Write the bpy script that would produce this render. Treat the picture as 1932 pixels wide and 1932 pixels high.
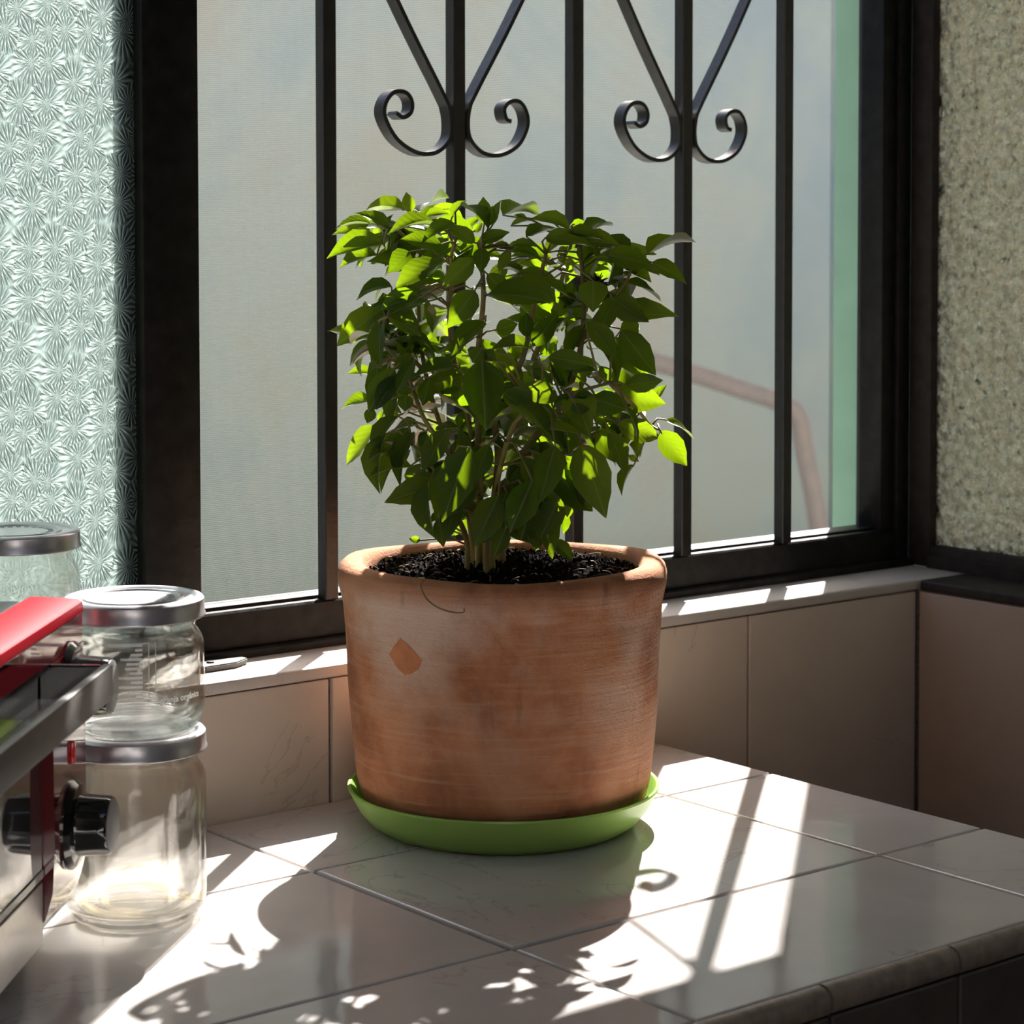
import bpy, bmesh, math, random
from mathutils import Vector, Matrix
random.seed(7)
scene = bpy.context.scene
for o in list(bpy.data.objects):
    bpy.data.objects.remove(o)
S = 0.01                     # all measures below are centimetres
# ------------------------------------------------------------------ camera
cam_data = bpy.data.cameras.new('camera')
cam = bpy.data.objects.new('camera', cam_data)
scene.collection.objects.link(cam)
scene.camera = cam
cam.matrix_world = Matrix(((0.778295, 0.029357, -0.627213, -0.7775),
                           (-0.627899, 0.035069, -0.777505, -1.1618),
                           (-0.000829, 0.998954, 0.045727, 0.3976),
                           (0, 0, 0, 1)))
cam_data.sensor_width = 36
cam_data.lens = 79.436
cam_data.shift_y = -0.17215
cam_data.clip_start = 0.02
cam_data.clip_end = 200
cam_data.dof.use_dof = True
cam_data.dof.focus_distance = 1.46
cam_data.dof.aperture_fstop = 17
# ------------------------------------------------------------------ light
SUN_DIR = Vector((0.564, 0.491, 0.664))
sd = bpy.data.lights.new('sun', 'SUN')
sd.energy = 31.0
sd.angle = math.radians(0.6)
sd.color = (1.0, 0.96, 0.91)
sun = bpy.data.objects.new('sun', sd)
scene.collection.objects.link(sun)
sun.rotation_euler = SUN_DIR.to_track_quat('Z', 'Y').to_euler()
sun.location = (3, 3, 4)
world = bpy.data.worlds.new('sky')
scene.world = world
world.use_nodes = True
wn = world.node_tree
wn.nodes.clear()
w_out = wn.nodes.new('ShaderNodeOutputWorld')
w_bg = wn.nodes.new('ShaderNodeBackground')
w_sky = wn.nodes.new('ShaderNodeTexSky')
w_sky.sky_type = 'NISHITA'
w_sky.sun_disc = False
w_sky.sun_elevation = math.radians(41.6)
w_sky.sun_rotation = math.radians(49)
w_sky.dust_density = 3.0
w_bg.inputs['Strength'].default_value = 0.31
wn.links.new(w_sky.outputs[0], w_bg.inputs['Color'])
wn.links.new(w_bg.outputs[0], w_out.inputs['Surface'])
scene.view_settings.view_transform = 'Standard'
scene.view_settings.look = 'None'
scene.view_settings.gamma = 1.0
scene.view_settings.use_curve_mapping = False
scene.view_settings.exposure = 0.45
cy = scene.cycles
cy.max_bounces = 14
cy.diffuse_bounces = 5
cy.glossy_bounces = 6
cy.transmission_bounces = 12
cy.transparent_max_bounces = 24
cy.use_denoising = True
cy.sample_clamp_indirect = 6.0
# ------------------------------------------------------------------ materials
def mat(name):
    m = bpy.data.materials.new(name)
    m.use_nodes = True
    m.node_tree.nodes.clear()
    return m, m.node_tree.nodes, m.node_tree.links
def node(n, kind, **kw):
    x = n.new(kind)
    for k, v in kw.items():
        if k.startswith('i_'):
            x.inputs[k[2:]].default_value = v
        else:
            setattr(x, k, v)
    return x
def coords(n, l, scale=(1, 1, 1), src='Object', rnd=False):
    tc = n.new('ShaderNodeTexCoord')
    mp = n.new('ShaderNodeMapping')
    mp.inputs['Scale'].default_value = scale
    l.new(tc.outputs[src], mp.inputs['Vector'])
    if rnd:
        oi = n.new('ShaderNodeObjectInfo')
        vm = node(n, 'ShaderNodeVectorMath', operation='SCALE')
        cmb = n.new('ShaderNodeCombineXYZ')
        l.new(oi.outputs['Random'], cmb.inputs[0])
        l.new(oi.outputs['Random'], cmb.inputs[1])
        vm.inputs['Scale'].default_value = 37.0
        l.new(cmb.outputs[0], vm.inputs[0])
        l.new(vm.outputs[0], mp.inputs['Location'])
    return mp.outputs[0]
def ramp(n, l, fac, stops):
    r = n.new('ShaderNodeValToRGB')
    e = r.color_ramp.elements
    while len(e) < len(stops):
        e.new(0.5)
    for k, (p, c) in enumerate(stops):
        e[k].position = p
        e[k].color = (*c, 1) if len(c) == 3 else c
    l.new(fac, r.inputs[0])
    return r.outputs[0]
def noise(n, l, vec, scale, detail=4, rough=0.5, dist=0.0):
    x = node(n, 'ShaderNodeTexNoise', i_Scale=scale, i_Detail=detail, i_Roughness=rough, i_Distortion=dist)
    l.new(vec, x.inputs['Vector'])
    return x.outputs['Fac']
def mth(n, l, op, a, b=None, c=None):
    x = node(n, 'ShaderNodeMath', operation=op)
    for k, v in enumerate((a, b, c)):
        if v is None:
            continue
        if isinstance(v, (int, float)):
            x.inputs[k].default_value = v
        else:
            l.new(v, x.inputs[k])
    return x.outputs[0]
def mixc(n, l, fac, a, b, blend='MIX'):
    x = node(n, 'ShaderNodeMix', data_type='RGBA', blend_type=blend)
    for s, v in ((x.inputs[0], fac), (x.inputs[6], a), (x.inputs[7], b)):
        if hasattr(v, 'default_value') or hasattr(v, 'is_linked'):
            l.new(v, s)
        elif isinstance(v, (int, float)):
            s.default_value = v
        else:
            s.default_value = (*v, 1)
    return x.outputs[2]
def bump(n, l, h, strength, dist=0.002):
    b = node(n, 'ShaderNodeBump', i_Strength=strength, i_Distance=dist)
    l.new(h, b.inputs['Height'])
    return b.outputs[0]
def finish(n, l, shader):
    o = n.new('ShaderNodeOutputMaterial')
    l.new(shader, o.inputs['Surface'])
def plain(name, col, rough=0.5, metal=0.0, var=0.15, scale=60, bstr=0.1, coat=0.0, spec=0.5):
    m, n, l = mat(name)
    v = coords(n, l)
    f = noise(n, l, v, scale)
    dark = tuple(c * (1 - var) for c in col)
    lite = tuple(min(1, c * (1 + var)) for c in col)
    c = ramp(n, l, f, [(0.3, dark), (0.7, lite)])
    p = node(n, 'ShaderNodeBsdfPrincipled', i_Roughness=rough, i_Metallic=metal)
    p.inputs['Coat Weight'].default_value = coat
    p.inputs['Coat Roughness'].default_value = 0.05
    p.inputs['Specular IOR Level'].default_value = spec
    l.new(c, p.inputs['Base Color'])
    if bstr:
        l.new(bump(n, l, f, bstr), p.inputs['Normal'])
    finish(n, l, p.outputs[0])
    return m
def tile_mat(name, base, vein, rough, wav):
    m, n, l = mat(name)
    v = coords(n, l, rnd=True)
    cloud = noise(n, l, v, 9, 5, 0.6, 0.6)
    c0 = ramp(n, l, cloud, [(0.3, tuple(x * 0.88 for x in base)), (0.7, base)])
    vn = noise(n, l, v, 7, 6, 0.55, 1.6)
    d = mth(n, l, 'ABSOLUTE', mth(n, l, 'SUBTRACT', vn, 0.5))
    gate = noise(n, l, v, 4, 2)
    k = mth(n, l, 'MULTIPLY', mth(n, l, 'LESS_THAN', d, 0.006), mth(n, l, 'GREATER_THAN', gate, 0.52))
    c1 = mixc(n, l, mth(n, l, 'MULTIPLY', k, 0.26), c0, vein)
    sp = noise(n, l, v, 260, 2, 0.7)
    c2 = mixc(n, l, mth(n, l, 'MULTIPLY', mth(n, l, 'GREATER_THAN', sp, 0.74), 0.35), c1, vein)
    p = node(n, 'ShaderNodeBsdfPrincipled')
    l.new(c2, p.inputs['Base Color'])
    sm = noise(n, l, v, 30, 5, 0.7, 0.5)
    l.new(mth(n, l, 'MULTIPLY_ADD', sm, 0.12, rough - 0.06), p.inputs['Roughness'])
    wv = noise(n, l, v, 22, 2)
    rp = noise(n, l, v, 160, 2)
    patch = ramp(n, l, noise(n, l, v, 11, 2), [(0.55, (0, 0, 0)), (0.62, (1, 1, 1))])
    hh = mth(n, l, 'MULTIPLY_ADD', mth(n, l, 'MULTIPLY', rp, patch), 0.10, wv)
    l.new(bump(n, l, hh, wav, 0.002), p.inputs['Normal'])
    finish(n, l, p.outputs[0])
    return m
M = {}
M['tile_top'] = tile_mat('glazed_counter_tile', (0.63, 0.59, 0.565), (0.24, 0.18, 0.15), 0.10, 0.22)
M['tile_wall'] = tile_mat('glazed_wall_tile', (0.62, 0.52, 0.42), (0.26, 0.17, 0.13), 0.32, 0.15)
M['tile_right'] = tile_mat('shade_toned_wall_tile', (0.40, 0.325, 0.27), (0.20, 0.13, 0.10), 0.34, 0.15)  # wall tile with the right wall's shade put into its colour
M['sill'] = tile_mat('cream_sill_tile', (0.60, 0.54, 0.48), (0.30, 0.22, 0.17), 0.45, 0.15)
M['grout'] = plain('grout', (0.16, 0.13, 0.11), 0.9, var=0.3, scale=300, bstr=0.3)
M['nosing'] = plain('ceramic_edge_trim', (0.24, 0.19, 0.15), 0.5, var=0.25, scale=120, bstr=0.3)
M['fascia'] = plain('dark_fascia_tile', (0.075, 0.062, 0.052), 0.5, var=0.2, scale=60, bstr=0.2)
M['plaster'] = plain('room_plaster', (0.44, 0.425, 0.41), 0.9, var=0.06, scale=40)
M['floor'] = plain('dark_floor', (0.10, 0.08, 0.065), 0.5, var=0.2, scale=30)
M['black'] = plain('black_painted_steel', (0.008, 0.007, 0.006), 0.42, var=0.5, scale=180, bstr=0.25, spec=0.3)
M['grille'] = plain('glossy_black_grille_paint', (0.011, 0.010, 0.009), 0.30, var=0.4, scale=120, bstr=0.2, spec=0.5)
M['frame'] = plain('dark_painted_frame', (0.009, 0.008, 0.007), 0.5, var=0.6, scale=90, bstr=0.35, spec=0.22)
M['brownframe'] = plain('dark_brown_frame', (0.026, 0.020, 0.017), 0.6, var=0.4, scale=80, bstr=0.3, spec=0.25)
M['green'] = plain('green_jamb_paint', (0.34, 0.60, 0.42), 0.7, var=0.08, scale=25)
M['yard_ground'] = plain('yard_concrete', (0.26, 0.26, 0.22), 0.95, var=0.2, scale=3)
M['pipe'] = plain('brown_rusty_pipe', (0.085, 0.045, 0.035), 0.6, var=0.3, scale=20)
M['shaft'] = plain('olive_render', (0.82, 0.76, 0.60), 0.95, var=0.35, scale=14)
def yard_wall():
    m, n, l = mat('weathered_yard_wall')
    v = coords(n, l)
    f = noise(n, l, v, 1.1, 5, 0.6)
    c = ramp(n, l, f, [(0.32, (0.21, 0.275, 0.31)), (0.5, (0.315, 0.345, 0.315)), (0.68, (0.34, 0.295, 0.23))])
    tc = n.new('ShaderNodeTexCoord')
    sx = n.new('ShaderNodeSeparateXYZ')
    l.new(tc.outputs['Object'], sx.inputs[0])
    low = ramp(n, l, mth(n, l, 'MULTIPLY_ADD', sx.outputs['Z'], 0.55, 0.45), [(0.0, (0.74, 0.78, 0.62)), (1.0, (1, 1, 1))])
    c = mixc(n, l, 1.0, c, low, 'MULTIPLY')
    p = node(n, 'ShaderNodeBsdfPrincipled', i_Roughness=0.95)
    l.new(c, p.inputs['Base Color'])
    finish(n, l, p.outputs[0])
    return m
M['yard_wall'] = yard_wall()
def screen():
    m, n, l = mat('insect_screen')
    tc = n.new('ShaderNodeTexCoord')
    sx = n.new('ShaderNodeSeparateXYZ')
    l.new(tc.outputs['Object'], sx.inputs[0])
    def line(sock, period, width):
        f = mth(n, l, 'FRACT', mth(n, l, 'MULTIPLY', sock, 1.0 / period))
        return mth(n, l, 'LESS_THAN', f, width)
    hz = line(sx.outputs['Z'], 0.0014, 0.34)
    vt = line(sx.outputs['X'], 0.0014, 0.14)
    fac = mth(n, l, 'MAXIMUM', hz, vt)
    d = node(n, 'ShaderNodeBsdfDiffuse', i_Color=(0.20, 0.20, 0.20, 1))
    t = node(n, 'ShaderNodeBsdfTranslucent', i_Color=(0.10, 0.10, 0.095, 1))
    mx = node(n, 'ShaderNodeMixShader')
    mx.inputs[0].default_value = 0.45
    l.new(d.outputs[0], mx.inputs[1]); l.new(t.outputs[0], mx.inputs[2])
    tr = n.new('ShaderNodeBsdfTransparent')
    m2 = n.new('ShaderNodeMixShader')
    l.new(fac, m2.inputs[0]); l.new(tr.outputs[0], m2.inputs[1]); l.new(mx.outputs[0], m2.inputs[2])
    finish(n, l, m2.outputs[0])
    return m
M['screen'] = screen()
def flower_glass():
    m, n, l = mat('flower_pattern_glass')
    tc = n.new('ShaderNodeTexCoord')
    sx = n.new('ShaderNodeSeparateXYZ')
    l.new(tc.outputs['Object'], sx.inputs[0])
    cb = n.new('ShaderNodeCombineXYZ')
    l.new(sx.outputs['X'], cb.inputs[0]); l.new(mth(n, l, 'MULTIPLY', sx.outputs['Z'], 0.80), cb.inputs[1])
    vo = node(n, 'ShaderNodeTexVoronoi', voronoi_dimensions='2D', feature='F1', i_Scale=56.0, i_Randomness=0.72)
    l.new(cb.outputs[0], vo.inputs['Vector'])
    df = node(n, 'ShaderNodeVectorMath', operation='SUBTRACT')
    l.new(cb.outputs[0], df.inputs[0]); l.new(vo.outputs['Position'], df.inputs[1])
    s2 = n.new('ShaderNodeSeparateXYZ')
    l.new(df.outputs[0], s2.inputs[0])
    ang = mth(n, l, 'ARCTAN2', s2.outputs['Y'], s2.outputs['X'])
    pet = mth(n, l, 'SINE', mth(n, l, 'MULTIPLY', ang, 19.0))
    core = ramp(n, l, vo.outputs['Distance'], [(0.04, (0, 0, 0)), (0.16, (1, 1, 1)), (0.55, (1, 1, 1)), (0.8, (0.3, 0.3, 0.3))])
    gr = noise(n, l, cb.outputs[0], 420, 2)
    h = mth(n, l, 'ADD', mth(n, l, 'MULTIPLY', pet, core), mth(n, l, 'MULTIPLY', gr, 0.5))
    nb = bump(n, l, h, 0.8, 0.0009)
    g = node(n, 'ShaderNodeBsdfGlass', i_Roughness=0.12, i_IOR=1.45, i_Color=(0.92, 0.97, 0.95, 1))
    l.new(nb, g.inputs['Normal'])
    pk = ramp(n, l, mth(n, l, 'MULTIPLY_ADD', mth(n, l, 'MULTIPLY', pet, core), 0.5, 0.5), [(0.2, (0.08, 0.10, 0.096)), (0.8, (0.33, 0.385, 0.37))])
    t = node(n, 'ShaderNodeBsdfTranslucent')
    l.new(pk, t.inputs['Color'])
    l.new(nb, t.inputs['Normal'])
    mx = node(n, 'ShaderNodeMixShader')
    mx.inputs[0].default_value = 0.55
    l.new(g.outputs[0], mx.inputs[1]); l.new(t.outputs[0], mx.inputs[2])
    finish(n, l, mx.outputs[0])
    return m
M['flower_glass'] = flower_glass()
def pebble_glass():
    m, n, l = mat('stippled_glass')
    v = coords(n, l)
    vo = node(n, 'ShaderNodeTexVoronoi', feature='F1', i_Scale=95.0)
    l.new(v, vo.inputs['Vector'])
    nb = bump(n, l, mth(n, l, 'ADD', vo.outputs['Distance'], noise(n, l, v, 120, 3)), 1.0, 0.012)
    g = node(n, 'ShaderNodeBsdfGlass', i_Roughness=0.10, i_IOR=1.45, i_Color=(0.95, 0.95, 0.86, 1))
    l.new(nb, g.inputs['Normal'])
    t = node(n, 'ShaderNodeBsdfTranslucent', i_Color=(0.95, 0.86, 0.70, 1))
    l.new(nb, t.inputs['Normal'])
    mx = node(n, 'ShaderNodeMixShader')
    sp = noise(n, l, v, 150, 4, 0.65)
    l.new(ramp(n, l, sp, [(0.36, (0.02, 0.02, 0.02)), (0.62, (0.95, 0.95, 0.95))]), mx.inputs[0])
    l.new(g.outputs[0], mx.inputs[1]); l.new(t.outputs[0], mx.inputs[2])
    finish(n, l, mx.outputs[0])
    return m
M['pebble_glass'] = pebble_glass()
def terracotta():
    m, n, l = mat('weathered_terracotta')
    v = coords(n, l)
    f = noise(n, l, v, 14, 6, 0.62, 0.4)
    c = ramp(n, l, f, [(0.28, (0.19, 0.070, 0.032)), (0.5, (0.38, 0.155, 0.072)), (0.72, (0.50, 0.25, 0.135))])
    tc = n.new('ShaderNodeTexCoord')
    sx = n.new('ShaderNodeSeparateXYZ')
    l.new(tc.outputs['Object'], sx.inputs[0])
    z = sx.outputs['Z']
    # pale lime bloom in a broken band over the upper half
    band = ramp(n, l, mth(n, l, 'MULTIPLY', z, 5.2), [(0.15, (0, 0, 0)), (0.62, (0.75, 0.75, 0.75)), (0.80, (1, 1, 1)), (0.88, (0, 0, 0))])
    bl = ramp(n, l, noise(n, l, v, 9, 5, 0.6), [(0.42, (0, 0, 0)), (0.58, (1, 1, 1))])
    c = mixc(n, l, mth(n, l, 'MULTIPLY', mth(n, l, 'MULTIPLY', band, bl), 0.85), c, (0.56, 0.42, 0.34))
    # streaks of dark moss and scratches
    st = noise(n, l, coords(n, l, (60, 60, 8)), 1.0, 4, 0.6)
    c = mixc(n, l, ramp(n, l, st, [(0.62, (0, 0, 0)), (0.74, (0.55, 0.55, 0.55))]), c, (0.10, 0.05, 0.03))
    hs = noise(n, l, coords(n, l, (14, 14, 260)), 1.0, 4, 0.6)
    c = mixc(n, l, ramp(n, l, hs, [(0.52, (0, 0, 0)), (0.75, (0.35, 0.35, 0.35))]), c, (0.55, 0.34, 0.22))
    p = node(n, 'ShaderNodeBsdfPrincipled', i_Roughness=0.88)
    p.inputs['Specular IOR Level'].default_value = 0.2
    l.new(c, p.inputs['Base Color'])
    gr = noise(n, l, v, 420, 3, 0.7)
    hh = mth(n, l, 'ADD', mth(n, l, 'MULTIPLY', hs, 0.7), mth(n, l, 'MULTIPLY', gr, 0.6))
    l.new(bump(n, l, hh, 0.95, 0.0014), p.inputs['Normal'])
    finish(n, l, p.outputs[0])
    return m
M['terracotta'] = terracotta()
M['terra_patch'] = plain('bare_terracotta_patch', (0.42, 0.15, 0.055), 0.8, var=0.15, scale=80, bstr=0.3)
def soil_mat():
    m, n, l = mat('potting_soil')
    v = coords(n, l)
    f = noise(n, l, v, 240, 5, 0.7)
    c = ramp(n, l, f, [(0.38, (0.004, 0.003, 0.002)), (0.60, (0.012, 0.007, 0.005)), (0.78, (0.055, 0.030, 0.024))])
    p = node(n, 'ShaderNodeBsdfPrincipled', i_Roughness=1.0)
    p.inputs['Specular IOR Level'].default_value = 0.05
    l.new(c, p.inputs['Base Color'])
    l.new(bump(n, l, f, 0.8, 0.002), p.inputs['Normal'])
    finish(n, l, p.outputs[0])
    return m
M['soil'] = soil_mat()
def leaf_mat():
    m, n, l = mat('basil_leaf')
    tc = n.new('ShaderNodeTexCoord')
    sx = n.new('ShaderNodeSeparateXYZ')
    l.new(tc.outputs['Object'], sx.inputs[0])
    ax = mth(n, l, 'ABSOLUTE', sx.outputs['X'])
    vv = mth(n, l, 'FRACT', mth(n, l, 'MULTIPLY', mth(n, l, 'SUBTRACT', sx.outputs['Y'], mth(n, l, 'MULTIPLY', ax, 0.75)), 6.5))
    vein = mth(n, l, 'MAXIMUM', mth(n, l, 'LESS_THAN', vv, 0.09), mth(n, l, 'LESS_THAN', ax, 0.016))
    oi = n.new('ShaderNodeObjectInfo')
    base = ramp(n, l, oi.outputs['Random'], [(0.0, (0.020, 0.040, 0.010)), (0.5, (0.033, 0.058, 0.013)), (1.0, (0.055, 0.085, 0.022))])
    f = noise(n, l, coords(n, l), 7, 3)
    base = mixc(n, l, mth(n, l, 'MULTIPLY', f, 0.35), base, (0.02, 0.045, 0.012))
    base = mixc(n, l, mth(n, l, 'MULTIPLY', vein, 0.30), base, (0.11, 0.17, 0.05))
    base = mixc(n, l, mth(n, l, 'MULTIPLY', mth(n, l, 'LESS_THAN', ax, 0.02), 0.75), base, (0.17, 0.22, 0.08))
    tcol = ramp(n, l, oi.outputs['Random'], [(0.0, (0.20, 0.34, 0.003)), (1.0, (0.30, 0.44, 0.006))])
    tcol = mixc(n, l, mth(n, l, 'MULTIPLY', vein, 0.22), tcol, (0.14, 0.26, 0.01))
    h = mth(n, l, 'MULTIPLY_ADD', mth(n, l, 'ABSOLUTE', mth(n, l, 'SUBTRACT', vv, 0.5)), -1.0, 0.5)
    nb = bump(n, l, h, 0.12, 0.0012)
    d = node(n, 'ShaderNodeBsdfDiffuse')
    l.new(base, d.inputs['Color']); l.new(nb, d.inputs['Normal'])
    t = n.new('ShaderNodeBsdfTranslucent')
    l.new(tcol, t.inputs['Color']); l.new(nb, t.inputs['Normal'])
    ad = node(n, 'ShaderNodeMixShader')
    ad.inputs[0].default_value = 0.36
    l.new(d.outputs[0], ad.inputs[1]); l.new(t.outputs[0], ad.inputs[2])
    gl = node(n, 'ShaderNodeBsdfGlossy', i_Roughness=0.42)
    l.new(nb, gl.inputs['Normal'])
    fr = node(n, 'ShaderNodeFresnel', i_IOR=1.28)
    mx = n.new('ShaderNodeMixShader')
    l.new(mth(n, l, 'MULTIPLY', fr.outputs[0], 0.55), mx.inputs[0]); l.new(ad.outputs[0], mx.inputs[1]); l.new(gl.outputs[0], mx.inputs[2])
    finish(n, l, mx.outputs[0])
    return m
M['leaf'] = leaf_mat()
def leaf_inner():
    m, n, l = mat('basil_leaf_inner')
    f = noise(n, l, coords(n, l), 60, 2)
    base = ramp(n, l, f, [(0.3, (0.024, 0.048, 0.012)), (0.7, (0.055, 0.090, 0.022))])
    tcol = ramp(n, l, f, [(0.3, (0.20, 0.34, 0.003)), (0.7, (0.30, 0.44, 0.006))])
    d = n.new('ShaderNodeBsdfDiffuse'); t = n.new('ShaderNodeBsdfTranslucent')
    l.new(base, d.inputs['Color']); l.new(tcol, t.inputs['Color'])
    ad = node(n, 'ShaderNodeMixShader'); ad.inputs[0].default_value = 0.36
    l.new(d.outputs[0], ad.inputs[1]); l.new(t.outputs[0], ad.inputs[2])
    gl = node(n, 'ShaderNodeBsdfGlossy', i_Roughness=0.42)
    fr = node(n, 'ShaderNodeFresnel', i_IOR=1.28)
    mx = n.new('ShaderNodeMixShader')
    l.new(mth(n, l, 'MULTIPLY', fr.outputs[0], 0.55), mx.inputs[0]); l.new(ad.outputs[0], mx.inputs[1]); l.new(gl.outputs[0], mx.inputs[2])
    finish(n, l, mx.outputs[0])
    return m
M['leaf_inner'] = leaf_inner()
M['stem'] = plain('basil_stem', (0.22, 0.17, 0.05), 0.6, var=0.4, scale=40, bstr=0.2)
M['dry'] = plain('dried_flower', (0.016, 0.011, 0.012), 0.8, var=0.4)
M['straw'] = plain('dry_fibre', (0.20, 0.125, 0.075), 0.8, var=0.3)
def plastic_green():
    m, n, l = mat('green_plastic')
    p = node(n, 'ShaderNodeBsdfPrincipled', i_Roughness=0.28)
    c = ramp(n, l, noise(n, l, coords(n, l), 12), [(0.3, (0.31, 0.47, 0.11)), (0.7, (0.35, 0.52, 0.13))])
    l.new(c, p.inputs['Base Color'])
    t = node(n, 'ShaderNodeBsdfTranslucent', i_Color=(0.42, 0.72, 0.10, 1))
    mx = node(n, 'ShaderNodeMixShader')
    mx.inputs[0].default_value = 0.35
    l.new(p.outputs[0], mx.inputs[1]); l.new(t.outputs[0], mx.inputs[2])
    finish(n, l, mx.outputs[0])
    return m
M['green_plastic'] = plastic_green()
def jar_glass(name, col, thru):
    m, n, l = mat(name)
    v = coords(n, l)
    w = noise(n, l, v, 26, 2)
    nb = bump(n, l, w, 0.25, 0.004)
    g = node(n, 'ShaderNodeBsdfGlass', i_Roughness=0.0, i_IOR=1.45, i_Color=(*col, 1))
    l.new(nb, g.inputs['Normal'])
    t = node(n, 'ShaderNodeBsdfTransparent', i_Color=(*col, 1))
    mx = node(n, 'ShaderNodeMixShader')
    mx.inputs[0].default_value = thru
    l.new(g.outputs[0], mx.inputs[1]); l.new(t.outputs[0], mx.inputs[2])
    finish(n, l, mx.outputs[0])
    return m
M['glass'] = jar_glass('clear_jar_glass', (0.985, 0.985, 0.972), 0.45)
M['residue'] = plain('pale_dried_residue', (0.62, 0.48, 0.26), 0.4, var=0.3, scale=90)
M['lid'] = plain('brushed_lid_metal', (0.50, 0.49, 0.52), 0.30, metal=0.75, var=0.05, scale=200, bstr=0.05)
M['teal'] = plain('dark_teal_print', (0.05, 0.16, 0.15), 0.5)
def white_ink():
    m, n, l = mat('white_ink')
    c = ramp(n, l, noise(n, l, coords(n, l), 90), [(0.3, (0.86, 0.86, 0.84)), (0.7, (0.93, 0.93, 0.91))])
    d = n.new('ShaderNodeBsdfDiffuse'); t = n.new('ShaderNodeBsdfTranslucent')
    l.new(c, d.inputs['Color']); l.new(c, t.inputs['Color'])
    mx = node(n, 'ShaderNodeMixShader'); mx.inputs[0].default_value = 0.5
    l.new(d.outputs[0], mx.inputs[1]); l.new(t.outputs[0], mx.inputs[2])
    finish(n, l, mx.outputs[0])
    return m
M['white_print'] = white_ink()
M['red'] = plain('glossy_red_paint', (0.27, 0.003, 0.010), 0.45, var=0.05, scale=30, bstr=0.0, spec=0.03)
M['darkred'] = plain('glossy_dark_red_panel', (0.10, 0.008, 0.012), 0.07, var=0.05, scale=30, bstr=0.0, coat=1.0, spec=0.8)
M['oven_grey'] = plain('grey_handle_plastic', (0.085, 0.080, 0.076), 0.45, var=0.1, scale=60, bstr=0.05)
M['oven_black'] = plain('gloss_black_plastic', (0.008, 0.008, 0.008), 0.12, var=0.1, bstr=0.0, coat=0.6)
M['oven_glass'] = plain('mirror_dark_door_glass', (0.03, 0.03, 0.032), 0.03, var=0.05, bstr=0.0, coat=1.0, spec=1.0)
M['knob_face'] = plain('grey_knob_face', (0.20, 0.20, 0.20), 0.4, var=0.05, bstr=0.0)
M['chrome'] = plain('polished_chrome', (0.75, 0.74, 0.74), 0.10, metal=1.0, var=0.03, bstr=0.0)
M['steel'] = plain('brushed_steel', (0.62, 0.60, 0.58), 0.32, metal=0.9, var=0.05, scale=200, bstr=0.05)
def lamp_red():
    m, n, l = mat('red_lens')
    p = node(n, 'ShaderNodeBsdfPrincipled', i_Roughness=0.1)
    c = ramp(n, l, noise(n, l, coords(n, l), 60), [(0.3, (0.5, 0.01, 0.01)), (0.7, (0.65, 0.02, 0.02))])
    l.new(c, p.inputs['Base Color'])
    finish(n, l, p.outputs[0])
    return m
M['lamp_red'] = lamp_red()
# ------------------------------------------------------------------ helpers
COL = scene.collection
def ob(name, bm, m, parent=None, smooth=False, loc=None):
    me = bpy.data.meshes.new(name)
    for v in bm.verts:
        v.co *= S
    bmesh.ops.recalc_face_normals(bm, faces=bm.faces)
    bm.to_mesh(me); bm.free()
    if smooth:
        for p in me.polygons:
            p.use_smooth = True
        if smooth != 'all':
            me.set_sharp_from_angle(angle=math.radians(38))
    me.materials.append(m)
    o = bpy.data.objects.new(name, me)
    COL.objects.link(o)
    if parent is not None:
        o.parent = parent
    if loc is not None:
        o.location = Vector(loc) * S
    return o
def empty(name, loc=(0, 0, 0), rz=0.0, parent=None):
    o = bpy.data.objects.new(name, None)
    o.empty_display_size = 0.05
    COL.objects.link(o)
    o.location = Vector(loc) * S
    o.rotation_euler = (0, 0, rz)
    if parent is not None:
        o.parent = parent
    return o
def tag(o, label=None, cat=None, group=None, kind=None):
    if label: o['label'] = label
    if cat: o['category'] = cat
    if group: o['group'] = group
    if kind: o['kind'] = kind
    return o
def box(bm, x0, x1, y0, y1, z0, z1, bev=0.0, seg=1):
    vs = [bm.verts.new((x, y, z)) for z in (z0, z1) for y in (y0, y1) for x in (x0, x1)]
    fs = [(0, 2, 3, 1), (4, 5, 7, 6), (0, 1, 5, 4), (2, 6, 7, 3), (0, 4, 6, 2), (1, 3, 7, 5)]
    faces = [bm.faces.new([vs[i] for i in f]) for f in fs]
    if bev:
        es = list({e for f in faces for e in f.edges})
        bmesh.ops.bevel(bm, geom=es, offset=bev, segments=seg, affect='EDGES', profile=0.5)
    return bm
def B(*a, **k):
    return box(bmesh.new(), *a, **k)
def lathe(bm, prof, seg=64, c=(0, 0), a0=0.0, wob=None, closed=False):
    rings = []
    for r, z in prof:
        if r < 1e-6:
            rings.append([bm.verts.new((c[0], c[1], z))])
        else:
            ring = []
            for k in range(seg):
                a = a0 + 2 * math.pi * k / seg
                rr, zz = (r, z) if wob is None else wob(r, z, a)
                ring.append(bm.verts.new((c[0] + rr * math.cos(a), c[1] + rr * math.sin(a), zz)))
            rings.append(ring)
    for A, Bq in zip(rings, rings[1:] + ([rings[0]] if closed else [])):
        for k in range(seg):
            k2 = (k + 1) % seg
            if len(A) == 1 and len(Bq) == 1: continue
            if len(A) == 1: bm.faces.new((A[0], Bq[k], Bq[k2]))
            elif len(Bq) == 1: bm.faces.new((A[k], Bq[0], A[k2]))
            else: bm.faces.new((A[k], Bq[k], Bq[k2], A[k2]))
    return bm
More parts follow.
